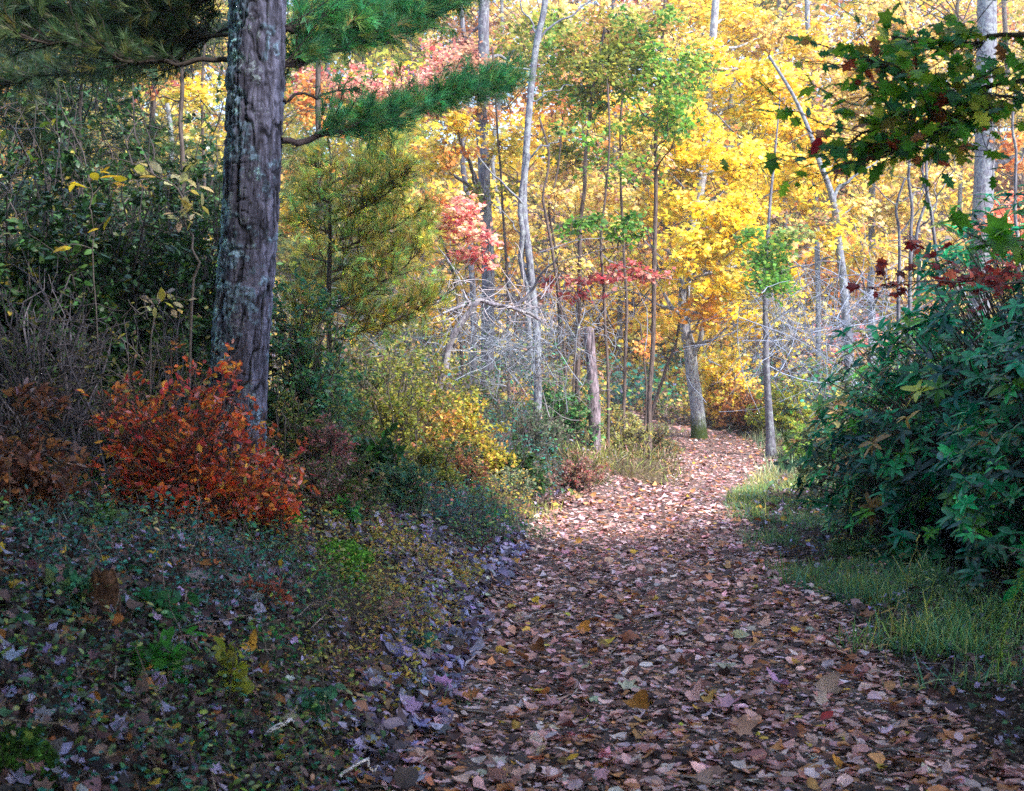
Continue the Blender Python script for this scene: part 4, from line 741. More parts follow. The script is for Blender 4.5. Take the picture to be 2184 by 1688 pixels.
MID = [  # label, px, d, w, h, palette, leaf, stems, leaves per twig
 ('mixed green bush directly past the thick pine', 690, 10.5, 1.5, 1.3, MIXG, .045, 90, 7), ('low tangled green bush on the lip of the ditch beside the thick dark stick', 735, 7.9, .75, .42, MIXG, .032, 70, 6), ('low blue-green bush on the bank under the glossy broadleaved one', 850, 9.0, .8, .45, [(3, (.06, .2, .13)), (2, (.14, .26, .12)), (1, (.3, .3, .1))], .034, 70, 6),
 ('low olive bush on the bank slope before the russet bush', 905, 10.6, .9, .5, OLV+[(2, (.1, .2, .06))], .036, 70, 6), ('low dark tangled bush touching the bright moss cushion', 975, 11.9, .9, .5, DGRN+[(3, (.12, .2, .12))], .038, 70, 6), ('low grey-green bush at the lip of the bank before the dark laurel mound', 1080, 12.6, .9, .42, [(3, (.18, .28, .18)), (2, (.3, .3, .16))], .036, 70, 6),
 ('dusky pink bush on the slope between the thick pine and the glossy bush', 690, 7.6, .6, .4, [(2, (.34, .14, .14)), (2, (.14, .2, .07)), (1, (.5, .3, .3))], .03, 60, 6), ('tall blue-green laurel-leaved bush touching the thick pine', 655, 9.4, 1.3, 1.75, [(3, (.06, .22, .13)), (2, (.12, .28, .10)), (1, (.2, .26, .22)), (1, (.28, .32, .08))], .05, 120, 7), ('tall mixed green and straw bush under the middle of the young pine', 790, 12.2, 1.9, 1.75, MIXG+[(3, (.36, .36, .10))], .05, 120, 6), ('broad olive-yellow bush at the outer side of the young pine', 900, 13.8, 1.7, 1.6, OLV+[(2, (.5, .42, .08))], .055, 110, 6), ('olive bush with straw tips under the young pine', 830, 11.5, 1.6, 1.2, OLV, .045, 90, 6),
 ('pink-brown low bush beside the red bush', 700, 8.6, .8, .55, [(3, (.36, .15, .14)), (2, (.2, .12, .12)), (1, (.6, .2, .2))], .035, 60, 6), ('glossy dark green broadleaved bush halfway down the bank', 800, 9.3, .6, .55, DGRN+[(3, (.05, .2, .03))], .085, 30, 4),
 ('yellow-green bush lit up below the fallen tree top', 1000, 13, 1.2, .95, [(3, (.5, .42, .05)), (2, (.32, .32, .06)), (1, (.6, .3, .08))], .055, 70, 6), ('orange and yellow bush at the root of the fallen tree top', 915, 12.5, .9, .8, [(2, (.6, .36, .06)), (2, (.5, .2, .06)), (2, (.3, .26, .06))], .055, 60, 5),
 ('dark bushy laurel mound above the mossy hump', 1090, 13.2, 1.3, .75, DGRN+[(2, (.12, .16, .06))], .045, 90, 8), ('russet bush between the laurel mound and the yellow-green bush', 985, 11.5, .8, .5, [(3, (.4, .15, .08)), (2, (.3, .22, .06)), (1, (.2, .1, .07))], .04, 50, 6),
 ('green fern-like bush behind the bare snag', 1200, 17.5, 1.3, 1.15, [(3, (.08, .26, .09)), (2, (.2, .3, .1))], .07, 60, 6), ('pinkish low bush in front of the bare snag', 1225, 15.6, 1.1, .55, [(3, (.42, .25, .22)), (2, (.25, .2, .1)), (1, (.5, .12, .12))], .04, 60, 6),
 ('pale olive bush right of the bare snag', 1330, 19, 1.3, 1.0, [(2, (.38, .36, .14)), (2, (.25, .28, .1)), (1, (.5, .4, .1))], .05, 70, 6), ('greenish-grey bush by the path bend, left of the moss-footed maple', 1400, 21.5, 1.3, .95, [(2, (.3, .32, .14)), (2, (.2, .24, .12)), (1, (.55, .32, .1))], .055, 60, 6),
 ('yellow bush tight behind the moss-footed maple', 1560, 27.5, 2.2, 2.3, YEL, .10, 90, 6), ('russet bracken bush on the outside of the bend', 1590, 26.6, 2.0, 1.1, [(3, (.42, .17, .06)), (2, (.5, .3, .07)), (2, (.3, .12, .06))], .08, 90, 6),
 ('yellow-green bush under the slim grey-brown trunk', 1680, 25.5, 1.9, 1.35, [(3, (.5, .48, .07)), (2, (.3, .38, .07))], .08, 80, 6), ('tall thin yellow bush left of the slim grey-brown trunk', 1530, 28.5, 1.8, 2.9, YEL, .10, 60, 6),
 ('tawny low bush at the outer edge of the bend', 1740, 21.5, 1.3, .8, [(2, (.45, .3, .16)), (2, (.3, .3, .1))], .06, 60, 5), ('small green bush leaning over the far verge', 1700, 20, .7, .9, [(3, (.2, .36, .06)), (1, (.35, .4, .08))], .07, 30, 5),
 ('grey-green shady bush between the brush heap and the snag', 1150, 16.5, 1.3, 1.0, [(2, (.12, .2, .1)), (2, (.2, .2, .14))], .05, 70, 5), ('green-brown bush behind the red bush', 630, 8.8, .9, .8, MIXG, .04, 50, 6),
 ('dull green bush on the crest behind the pink-brown bush', 740, 12.5, 1.4, 1.2, MIXG, .045, 70, 6), ('dusty green bush at the crest under the leafless thicket', 1020, 17.5, 2.0, 1.3, MIXG, .06, 70, 5)]
for lab, px_, d_, w_, h_, pal_, lf_, ns_, lp_ in MID:
    shrub('bush', lab, 'bush', px_, 0, d_, w_, h_, pal_, lf_, ns_, lp_, T=TS if d_ > 24 else TV, m=M_leaf, twr=.0032 if d_ < 18 else .006, tcol=(.16, .13, .12), group='bushes along the bank and the bend')
for lab, x_, y_, pal_, lf_ in (('small seedling with bright green leaves on the dark slope', 355, 1465, [(1, (.06, .26, .04))], .07), ('seedling with pale green oval leaves in front of the brown bush', 215, 1140, [(1, (.16, .30, .10))], .08), ('light green seedling beside the thick dark stick', 745, 1122, [(1, (.12, .42, .07)), (1, (.08, .24, .12))], .08),
     ('lime green seedling under the red bush', 500, 1100, [(1, (.40, .42, .05)), (1, (.2, .3, .05))], .05), ('yellow-green sprig on the shaded slope', 490, 1500, [(1, (.34, .36, .05))], .05), ('teal tinted sprig in the ditch of purple leaves', 905, 1400, [(1, (.07, .24, .17))], .05),
     ('dark green sprig low beside the orange-brown slab', 330, 1330, [(1, (.04, .18, .06))], .06), ('blue-green seedling left of the orange-brown slab', 160, 1290, [(1, (.06, .20, .12)), (1, (.12, .2, .08))], .06), ('green sprig at the lower left of the ditch', 690, 1560, [(1, (.06, .18, .10))], .05), ('tiny red-leaved seedling halfway down the bank', 560, 1290, [(1, (.38, .10, .06))], .045)):
    P_ = ray_ground(x_, y_); shrub('seedling', lab, 'seedling', 0, 0, 0, .26, .2, pal_, lf_, 7, 2, TV, twr=.0016, loc=(P_[0], P_[1]+.05), tcol=(.12, .14, .06), group='seedlings on the left bank')
# left thicket
THKS = .78
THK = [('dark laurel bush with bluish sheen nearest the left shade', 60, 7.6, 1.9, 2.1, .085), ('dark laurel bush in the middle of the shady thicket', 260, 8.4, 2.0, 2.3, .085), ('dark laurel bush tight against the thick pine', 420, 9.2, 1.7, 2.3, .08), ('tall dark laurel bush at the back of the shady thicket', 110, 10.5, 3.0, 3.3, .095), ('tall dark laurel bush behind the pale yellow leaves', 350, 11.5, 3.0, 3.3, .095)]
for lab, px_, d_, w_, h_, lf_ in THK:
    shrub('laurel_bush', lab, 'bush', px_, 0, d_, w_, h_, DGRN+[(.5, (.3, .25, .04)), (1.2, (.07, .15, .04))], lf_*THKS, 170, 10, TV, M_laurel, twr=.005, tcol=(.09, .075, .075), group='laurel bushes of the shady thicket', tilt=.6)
shrub('twiggy_bush', 'mostly bare grey twiggy bush low in the shade left of the pine', 'bush', 100, 0, 6.4, 1.5, 1.35, [(1, (.08, .12, .06)), (1, (.2, .18, .06))], .035, 190, 1, TV, twr=.0042, tcol=(.17, .15, .18), loc=(-2.75, 6.6))
shrub('twiggy_bush', 'bare grey-brown twiggy bush against the foot of the laurels', 'bush', 330, 0, 7.4, 1.1, 1.1, MIXG, .04, 130, 2, TV, twr=.004, tcol=(.2, .17, .18))
# pale yellow large leaves on an arching stem
def leafy_stem(name, label, pts, d, r, n, T, leaf, pal, m=M_leaf, cat='branch', droop=.3, side=.9, tint=(.2, .17, .17), root=None, sub=0, subl=.3, spread=.3, dens=1, tilt=.5):
    P = [at(x, y, dd) for x, y, dd in pts] if len(pts[0]) == 3 else [at(x, y, d) for x, y in pts]
    if root is not None: P = [np.array(root)]+P
    e = empty(name, P[0], label, cat); A = Acc(); B = Acc(); Q = limb(A, P, r, r*.3, 22, 7, tint, .03, s=pts[0][0]); k = len(Q)
    S = [Q[int(k*.3):]]
    if sub:
        i = rng.integers(int(k*.25), k, sub); s = Q[i]; dv = norm(rn(sub, .8)*np.array([1, .8, .55])+norm(Q[-1]-Q[0])*.6); L = subl*rng.uniform(.5, 1.1, (sub, 1)); t = np.linspace(0, 1, 6)[None, :, None]
        W = s[:, None]+dv[:, None]*L[:, None]*t+rng.normal(0, .015, (sub, 6, 3))*t+np.array([0, 0, -.12])*t*t*L[:, None]; twigs(A, W, np.linspace(.004, .0018, 6)[None]*np.ones((sub, 1)), tint); S += list(W)
    A.build('stem', M_twig, e)
    pos = []; dr = []
    for W in S:
        q = max(2, int(n/len(S))); tt = rng.uniform(.2, 1, q)*(len(W)-1.001); i = tt.astype(int); f = (tt-i)[:, None]; pos.append(W[i]*(1-f)+W[i+1]*f); dr.append(norm(np.gradient(W, axis=0))[i]+rn(q, side))
    pos = np.concatenate(pos)+rn(sum(map(len, pos)), .01); dr = np.concatenate(dr)+np.array([0, 0, -droop])
    place(B, T, pos, np.array([0, -.35, 1.])+rn(len(pos), tilt), leaf*rng.uniform(.65, 1.15, len(pos)), palette(pal, len(pos), .2), dr)
    B.build('leaves', m, e); return e
PALEY = [(3, (.62, .55, .22)), (2, (.70, .60, .38)), (2, (.55, .45, .08)), (1, (.6, .5, .42))]
_r = at(400, 700, 6.6); _r = (_r[0], 6.6, float(H(_r[0], 6.6)))
leafy_stem('pale_leaved_shoot', 'arching grey shoot with large pale yellow leaves in front of the dark laurels', [(412, 640), (420, 540), (400, 490), (395, 440), (360, 400), (300, 360), (240, 345)], 6.6, .009, 40, TV, .095, PALEY, cat='shoot', root=_r, sub=8, subl=.22)
_r = at(330, 760, 6.4); _r = (_r[0], 6.4, float(H(_r[0], 6.4)))
leafy_stem('pale_leaved_shoot', 'low shoot with a flat row of pale yellow leaves above the red bush', [(320, 680), (300, 640), (350, 630), (430, 640)], 6.4, .006, 16, TV, .09, PALEY, cat='shoot', root=_r, sub=3, subl=.15)
_r = at(250, 500, 6.8); _r = (_r[0], 6.8, float(H(_r[0], 6.8)))
leafy_stem('yellow_leaved_shoot', 'thin shoot dangling a few deep yellow leaves in the dark thicket', [(200, 600), (190, 480), (205, 420), (190, 380), (215, 400)], 6.8, .005, 12, TV, .11, [(3, (.6, .45, .03)), (1, (.5, .3, .03))], cat='shoot', root=_r, sub=5, subl=.25, droop=1.2)
_r = (-2.25, 4.6, float(H(-2.25, 4.6)))
leafy_stem('pale_dead_branch', 'bare forked whitish branch with a bright green tip at the edge of the shade', [(-120, 560, 4.6), (-10, 440, 4.6), (25, 380, 4.6), (45, 310, 4.6), (20, 250, 4.6)], 4.6, .013, 14, TV, .06, [(3, (.35, .5, .06)), (1, (.5, .5, .1))], cat='branch', root=_r, tint=(.5, .46, .5), sub=9, subl=.22, side=.5)

# rhododendron on the right
def rhodo(name, label, c, rad, n, leaf, group, pal=((4, (.006, .20, .085)), (3, (.018, .29, .09)), (3, (.003, .10, .065)), (1, (.10, .32, .03)), (.25, (.4, .35, .05)), (.2, (.25, .14, .05)))):
    x, y = c; g0 = float(H(x, y)); e = empty(name, (x, y, g0), label, 'bush', group); A = Acc(); B = Acc(); rad = np.array(rad, float)
    q = norm(rn(n)); q[:, 2] = np.where(q[:, 2] < -.1, np.abs(q[:, 2])*.4, q[:, 2]); q = norm(q); rr = .45+.55*rng.random((n, 1))**.5
    lump = 1+.17*noise(q*3.1+x, 6)[:, None]+.07*noise(q*8, 2)[:, None]
    tip = np.array([x, y, g0+.35])+q*rr*lump*rad*np.array([1, 1, 1]); tip[:, 2] = np.maximum(tip[:, 2], H(tip[:, 0], tip[:, 1])+.12)
    b = np.c_[x+rng.normal(0, .25, n), y+rng.normal(0, .3, n), np.zeros(n)]; b[:, 2] = H(b[:, 0], b[:, 1]); t = np.linspace(0, 1, 7)[None, :, None]
    mid = b*.4+tip*.6; mid[:, 2] = b[:, 2]*.25+tip[:, 2]*.75-.1; P = b[:, None]*(1-t)**2+2*mid[:, None]*t*(1-t)+tip[:, None]*t*t+rng.normal(0, .03, (n, 7, 3))*np.sin(t*3)
    twigs(B, P, np.linspace(.012, .003, 7)[None]*np.ones((n, 1)), (.10, .08, .07)); B.build('stems', M_twig, e)
    L = 8; i = np.repeat(np.arange(n), L); ax = norm(q+np.array([0, -.15, .9])+rn(n, .35))[i]; an = np.tile(np.arange(L)*6.283/L, n)+rng.normal(0, .25, n*L)
    p1 = norm(np.cross(ax, np.array([.3, .9, .1]))); p2 = np.cross(ax, p1); out = p1*np.cos(an)[:, None]+p2*np.sin(an)[:, None]
    el = rng.uniform(-.15, .45, n*L)[:, None]; dr = norm(out+ax*el); nr = norm(ax-dr*(ax*dr).sum(1, keepdims=True)+rn(n*L, .18))
    k = rng.random(n*L) < .9
    pos = tip[i]-ax*rng.uniform(0, .03, (n*L, 1))
    place(A, TR[:2], pos[k], nr[k], leaf*(rng.uniform(.6, 1.15, n)[i]*rng.uniform(.7, 1.15, n*L))[k], (palette(pal, n, .38)[i]*np.exp(rng.normal(0, .15, (n*L, 1))))[k], dr[k]); A.build('leaves', M_gloss, e)
GR = 'rhododendrons massed on the right of the path'
rhodo('rhododendron', 'largest rhododendron, dark glossy leaves filling the side of the path', (4.9, 9.6), (2.2, 2.7, 2.95), 3200, .145, GR)
rhodo('rhododendron', 'nearer rhododendron hanging low over the shaded grass', (4.05, 7.1), (1.35, 1.3, 1.9), 1250, .13, GR)
rhodo('rhododendron', 'farther and lighter rhododendron where the verge meets the bend', (4.95, 13.6), (1.6, 1.5, 1.9), 800, .14, GR, ((3, (.06, .17, .05)), (2, (.12, .22, .06)), (2, (.04, .12, .06)), (1, (.3, .2, .08))))
rhodo('rhododendron', 'rhododendron standing behind the largest one, seen over its top', (7.0, 12.0), (2.4, 2.2, 3.0), 900, .16, GR)

# overhanging oak branch, its tree just outside the frame
GOAK = [(4, (.09, .30, .03)), (3, (.20, .38, .03)), (2, (.06, .24, .08)), (1, (.42, .46, .06)), (.6, (.42, .16, .06)), (.35, (.35, .06, .03)), (.6, (.25, .22, .03))]
def oak():
    g0 = float(H(3.3, 4.4)); e = empty('oak_tree', (3.3, 4.4, g0), 'oak reaching a dark leafy branch over the path from beyond the rhododendrons', 'tree'); A = Acc(); B = Acc()
    limb(A, [(3.3, 4.4, g0-.1), (3.25, 4.4, 2), (3.3, 4.5, 4), (3.2, 4.5, 7)], .13, .09, 16, 12, (.5, .45, .45), .05, 1); tk = A.build('trunk', M_dark, e)
    A = Acc(); segs = []
    for pts, r in (([(3.27, 4.4, 2.55), at(2184, 170, 4.5), at(2060, 215, 4.5), at(1940, 250, 4.5), at(1850, 290, 4.4), at(1780, 320, 4.4)], .012), ([(3.27, 4.4, 2.7), at(2184, 70, 4.7), at(2080, 90, 4.8), at(1980, 90, 4.9), at(1900, 80, 5)], .012),
                   ([at(2080, 210, 4.5), at(2000, 170, 4.4), at(1920, 150, 4.4), at(1850, 130, 4.4)], .007), ([at(2100, 200, 4.5), at(2020, 265, 4.3), at(1950, 310, 4.3), at(1900, 330, 4.3)], .007), ([(3.27, 4.4, 2.3), at(2190, 215, 4.3), at(2120, 240, 4.2), at(2060, 262, 4.2)], .008)):
        Q = limb(A, pts, r, r*.3, 20, 6, (.12, .10, .09), .02, r*900+len(pts)); k = len(Q)
        m = 40; i = rng.integers(int(k*.12), k, m); s = Q[i]; dv = norm(np.array([-.45, 0, -.1])+rn(m, .6)*np.array([1, 1, .6])); Ln = rng.uniform(.08, .5, (m, 1)); t = np.linspace(0, 1, 6)[None, :, None]
        W = s[:, None]+dv[:, None]*Ln[:, None]*t+rng.normal(0, .008, (m, 6, 3)); twigs(A, W, np.linspace(.003, .0015, 6)[None]*np.ones((m, 1)), (.1, .08, .07)); segs += list(W)+[Q[int(k*.45):]]
    br = A.build('branch', M_twig, e)
    pos = []; dr = []
    for W in segs:
        q = 5; tt = rng.uniform(.3, 1, q)*(len(W)-1.001); i = tt.astype(int); f = (tt-i)[:, None]; pos.append(W[i]*(1-f)+W[i+1]*f); dr.append(norm(np.gradient(W, axis=0))[i]+rn(q, .9))
    pos = np.concatenate(pos); dr = np.concatenate(dr)+np.array([0, 0, -.3]); n = len(pos)
    place(B, TO+TM[:1], pos, np.array([0, -.6, .8])+rn(n, .6), .068*rng.uniform(.6, 1.3, n), palette(GOAK, n, .2), dr)
    B.build('leaves', M_leaf, br)
    C = Acc(); place(C, TV, at(1752, 292, 4.35)[None], np.array([[0, -1, .3]]), .085, np.array([[.35, .015, .03]]), np.array([[-.5, 0, -.9]])); o = C.build('red_leaf', M_leaf, br); o['label'] = 'single crimson leaf at the tip of the branch'
oak()
_r = (3.0, 4.9, float(H(3.0, 4.9)))
leafy_stem('maple_seedling', 'young maple with very large bright green leaves in front of the rhododendron top', [(2330, 620, 5), (2250, 560, 4.8), (2160, 530, 4.7), (2080, 520, 4.6)], 4.6, .008, 36, TM, .125, [(3, (.16, .42, .04)), (2, (.26, .50, .05)), (1, (.09, .28, .05))], cat='seedling', root=_r, sub=7, subl=.25, tilt=.7)
_r = (4.3, 7.6, float(H(4.3, 7.6)))
leafy_stem('red_maple_branch', 'dark red maple spray lying over the top of the rhododendron', [(2260, 640, 7.4), (2150, 600, 7.3), (2060, 600, 7.2), (1960, 600, 7.1), (1890, 610, 7.0)], 7, .009, 190, TM, .075, DRED+[(1.5, (.5, .10, .05))], cat='branch', root=_r, sub=26, subl=.42, tilt=.45, side=1.1)
leafy_stem('green_maple_spray', 'small blue-green maple shoot low under the rhododendron', [(2300, 1230, 5.2), (2220, 1190, 5.2), (2150, 1180, 5.2), (2100, 1190, 5.2)], 5.2, .005, 26, TM, .10, [(3, (.03, .14, .08)), (2, (.06, .2, .08))], cat='shoot', root=(2.75, 5.3, float(H(2.75, 5.3))), sub=6, subl=.25)

# tall feathery weed in the lower right corner
def weed():
    P0 = ray_ground(2128, 1470); d = P0[1]; e = empty('tall_weed', P0, 'single bright green feathery stalk rising from the shaded verge in the near corner', 'weed'); A = Acc(); B = Acc()
    Q = limb(A, [P0, at(2132, 1400, d), at(2150, 1320, d), at(2172, 1250, d), at(2195, 1185, d), at(2215, 1100, d)], .004, .0015, 30, 6, (.22, .38, .06), .003, 2); A.build('stem', M_twig, e)
    k = len(Q); n = 240; tt = rng.uniform(.15, 1, n)*(k-1.01); i = tt.astype(int); pos = Q[i]+(Q[i+1]-Q[i])*(tt-i)[:, None]; a = rng.random(n)*6.28
    place(B, TB[:2], pos, np.array([0, 0, 1.])+rn(n, .3), rng.uniform(.022, .05, n), palette([(3, (.28, .46, .05)), (1, (.4, .5, .08))], n, .15), np.c_[np.cos(a), np.sin(a), np.full(n, .6)]); B.build('leaves', M_grass, e)
weed()
for lab, x_, y_, h_, c_ in (('straw coloured seed stalk leaning on the verge among the grass', 1930, 1330, 190, (.5, .45, .15)), ('paler bent seed stalk rooted where grass meets fallen leaves', 1890, 1420, 150, (.55, .45, .2)), ('short yellow-green stalk with two drooping leaves at the grass edge', 1970, 1350, 120, (.45, .5, .08))):
    P0 = ray_ground(x_, y_); d = P0[1]; e = empty('grass_stalk', P0, lab, 'stalk', 'tall stalks in the verge'); A = Acc(); limb(A, [P0, at(x_+8, y_-h_*.5, d), at(x_+30, y_-h_, d)], .0028, .0012, 14, 5, c_, .01, x_)
    A.build('stem', M_twig, e); B = Acc(); q = 9; f = np.linspace(.3, 1, q)[:, None]; pos = P0*(1-f)+at(x_+25, y_-h_, d)*f
    place(B, TB, pos, np.array([0, -.3, 1.])+rn(q, .3), rng.uniform(.05, .10, q), palette([(1, c_)], q, .2), rn(q)+np.array([0, 0, .5])); B.build('leaves', M_grass, e)

# mossy mounds
for lab, x_, y_, w_, h_ in (('bright green moss cushion at the foot of the dark laurel mound', 1015, 1062, 46, 34), ('small bright moss cushion beside the path edge', 866, 1145, 30, 26), ('long mossy hump below the red bush', 700, 1190, 90, 50), ('moss patch hanging off the lower bank', 742, 1235, 46, 40),
                        ('upright moss clump between the red bush and the dark stick', 612, 1120, 34, 48), ('big dark green moss boulder in the near shaded corner', 30, 1640, 80, 110), ('olive mossy cushion on the hump at the path bend', 1330, 1010, 120, 62), ('yellow-green mossy cushion nearest the path bend', 1235, 1020, 50, 66)):
    P0 = ray_ground(x_, y_); d = P0[1]; s = d/FPX; P0 = P0-np.array([0, 0, .10 if x_ > 1200 else .03]); e = empty('moss_mound', P0, lab, 'moss', 'moss cushions on the left bank'); A = Acc()
    n = 3200; q = norm(rn(n)); q[:, 2] = np.abs(q[:, 2]); q = norm(q); lump = 1+.22*noise(q*2.6+x_, 3)+.1*noise(q*7, 5)
    pos = P0+np.array([0, w_*s*.3, -.02])+q*lump[:, None]*np.array([w_*s, w_*s*.8, h_*s]); c0 = [(3, (.09, .26, .03)), (3, (.15, .34, .04)), (1.5, (.05, .12, .02))] if x_ < 1200 else [(3, (.26, .27, .07)), (2, (.12, .15, .05)), (2, (.34, .20, .12)), (2, (.09, .08, .04)), (1, (.4, .3, .26))]
    if x_ < 100: c0 = [(3, (.035, .09, .02)), (2, (.05, .12, .02))]
    # solid core
    u_ = np.linspace(0, 2*math.pi, 28, endpoint=False); v_ = np.linspace(0, math.pi/2, 10); uu_, vv_ = np.meshgrid(u_, v_); qq = np.stack([np.cos(uu_)*np.cos(vv_), np.sin(uu_)*np.cos(vv_), np.sin(vv_)], -1)
    lp = 1+.22*noise(qq*2.6+x_, 3)+.1*noise(qq*7, 5); CV = P0+np.array([0, w_*s*.3, -.03])+qq*lp[..., None]*np.array([w_*s, w_*s*.8, h_*s])*(.97 if x_ < 1200 else .8); ii = np.arange(280).reshape(10, 28); i2 = np.roll(ii, -1, 1)
    A.add(CV.reshape(-1, 3), np.stack([ii[:-1], i2[:-1], i2[1:], ii[1:]], -1).reshape(-1, 4), np.array(c0[0][1])*.6 if x_ < 1200 else np.array([.10, .075, .05]))
    (place(A, TV, pos, q+rn(n, .5), (.010+s*2.2)*rng.uniform(.6, 1.3, n), palette(c0, n, .3)) if x_ < 1200 else place(A, TG, pos+rn(n, .06), rn(n), .17*rng.uniform(.2, 1.3, n), palette(c0, n, .4), q*.6+rn(n, .4)+np.array([0, 0, .7]))); A.build('cushion', M_moss, e)

# sticks, bark slab
for lab, p0, p1, r_ in (('thick dark stick slanting down the bank below the red bush', (640, 1090), (690, 1150), .018), ('thin dark stick standing in the litter beside the yellow leaf', (650, 985), (688, 1140), .007), ('crooked grey twig lying in the shaded litter', (560, 1590), (640, 1560), .01), ('long bleached twig lying near the purple leaves', (725, 1690-20), (800, 1655), .006)):
    a0 = ray_ground(*p0); a1 = ray_ground(*p1); a0 = a0+[0, 0, .02]; a1 = a1+[0, 0, .02]
    if 'standing' in lab: a0 = at(p0[0], p0[1], a1[1])
    e = empty('fallen_stick', a1, lab, 'stick'); A = Acc(); Q = limb(A, [a0, (a0+a1)/2+np.array([.01, 0, .03]), a1], r_, r_*.6, 14, 7, (.5, .42, .42) if 'dark' in lab else (1, .9, .95), .02, p0[0])
    limb(A, [Q[6], Q[6]+np.array([.06, -.02, .07])], r_*.5, r_*.3, 5, 5, (.6, .5, .5), .01, 3); A.build('wood', M_dark if 'dark' in lab else M_twig, e)
def slab():
    P0 = ray_ground(205, 1320); d = P0[1]; s = d/FPX; e = empty('bark_slab', P0, 'orange-brown curved slab of bark standing upright in the shaded litter', 'bark'); A = Acc(); n, m = 16, 22
    u = np.linspace(-1, 1, n); v = np.linspace(0, 1, m); U_, V_ = np.meshgrid(u, v); wd = (30+8*np.sin(V_*3+1))*s*(1-.35*np.clip(V_-.8, 0, 1)*5*.6)
    X = P0[0]+U_*wd+V_*6*s; Z = P0[2]-.02+V_*112*s+.012*noise(np.stack([U_*3, V_*3, U_*0], -1), 4)*V_; Y = d+.02+(U_**2)*.03+.006*noise(np.stack([U_*5, V_*14, U_*0], -1), 2)
    F_ = np.stack([X, Y, Z], -1); Bk = F_+np.array([0, .012, 0]); ii = np.arange(n*m).reshape(m, n); q = lambda I: np.stack([I[:-1, :-1], I[:-1, 1:], I[1:, 1:], I[1:, :-1]], -1).reshape(-1, 4)
    jj = ii+n*m; rim = []
    ed = np.concatenate([ii[0], ii[1:, -1], ii[-1, ::-1][1:], ii[::-1, 0][1:]]); rim = np.stack([ed[:-1], ed[1:], ed[1:]+n*m, ed[:-1]+n*m], -1)
    A.add(np.concatenate([F_.reshape(-1, 3), Bk.reshape(-1, 3)]), np.concatenate([q(ii), q(jj)[:, ::-1], rim]), np.array([.62, .36, .22])*(1+.45*noise(np.stack([U_*2, V_*22, U_*0], -1), 3)).reshape(-1, 1).repeat(2, 1).T.reshape(-1, 1)); A.build('slab', M_snag, e)
slab()

# single conspicuous fallen leaves
TLd = {'maple': [bent(MAPLE, .35, 3)], 'oak': [bent(OAK, .4, 5)], 'oval': [bent(OVAL, .5, 8)], 'curl': [bent(blob(31, 26), .9, 4)]}
LV = [(885, 1660, 58, 'oval', (.62, .42, .04), 'broad yellow leaf with brown rim lying at the near left margin of the path'), (1220, 1637, 50, 'oval', (.72, .42, .04), 'clean orange-yellow oval leaf lying alone near the front of the path'),
      (1360, 1508, 78, 'curl', (.42, .19, .05), 'long curled tan-orange leaf raised on one edge in the near path'), (948, 1512, 60, 'oak', (.46, .16, .04), 'rust-orange leaf tilted up at the near left of the path'), (1243, 1348, 46, 'curl', (.70, .30, .06), 'peaked orange leaf in the middle of the path'),
      (1150, 1388, 58, 'curl', (.26, .11, .05), 'dark brown cupped leaf left of the path centre'), (690, 980, 44, 'maple', (.66, .44, .02), 'bright yellow leaf held up against the dark bank beside the red bush'), (1792, 1632, 56, 'maple', (.66, .28, .04), 'orange maple leaf glowing at the right front of the path'),
      (1770, 1548, 66, 'oval', (.42, .04, .04), 'bright red leaf on the path near the grass edge'), (855, 1443, 50, 'oak', (.22, .02, .07), 'purple-red leaf among the pale purple leaves of the ditch'), (612, 1545, 74, 'oval', (.40, .38, .22), 'long grey-green leaf lying flat in the shaded litter'),
      (1108, 1663, 60, 'oak', (.62, .36, .32), 'pale pink leaf at the bottom front of the path'), (835, 1300, 74, 'maple', (.44, .26, .22), 'large pale brown leaf propped in the ditch at the path side'), (1697, 1350, 32, 'maple', (.75, .42, .06), 'small yellow maple leaf where the verge begins'),
      (1432, 1662, 58, 'oval', (.58, .28, .2), 'salmon coloured leaf at the front centre of the path'), (208, 1542, 66, 'oak', (.42, .14, .03), 'burnt orange leaf in the darkest corner of the litter'), (28, 1085, 90, 'maple', (.34, .28, .28), 'large grey curled leaf at the edge of the frame beside the brown bush'),
      (795, 1592, 52, 'maple', (.48, .34, .08), 'dull yellow ragged leaf in the near ditch'), (868, 1497, 50, 'oval', (.60, .42, .10), 'pale yellow leaf just above the rust-orange one'), (1588, 1562, 96, 'maple', (.46, .25, .18), 'largest pale brown maple leaf on the near path'),
      (1762, 1472, 86, 'curl', (.46, .33, .30), 'large pale grey-pink folded leaf by the grass edge'), (95, 1548, 70, 'maple', (.28, .28, .36), 'blue-grey leaf beside the moss boulder'), (1352, 1182, 26, 'maple', (.75, .45, .05), 'tiny yellow leaf far up the path centre'),
      (1140, 1286, 28, 'curl', (.72, .5, .06), 'small lemon leaf left of the path centre'), (1125, 1338, 20, 'oval', (.7, .48, .03), 'tiny yellow leaf above the dark cupped leaf'), (1088, 1648, 66, 'oak', (.36, .20, .15), 'dusky brown leaf half under the pale pink one'),
      (398, 1620, 60, 'maple', (.5, .36, .04), 'mustard leaf in the near shaded litter'), (555, 1440, 40, 'oak', (.3, .03, .03), 'small dark red leaf on the shaded slope'), (1560, 1390, 60, 'oak', (.42, .25, .22), 'pinkish leaf on edge right of the path centre'), (1100, 1205, 34, 'maple', (.6, .3, .05), 'orange-brown leaf at the left margin halfway up the path')]
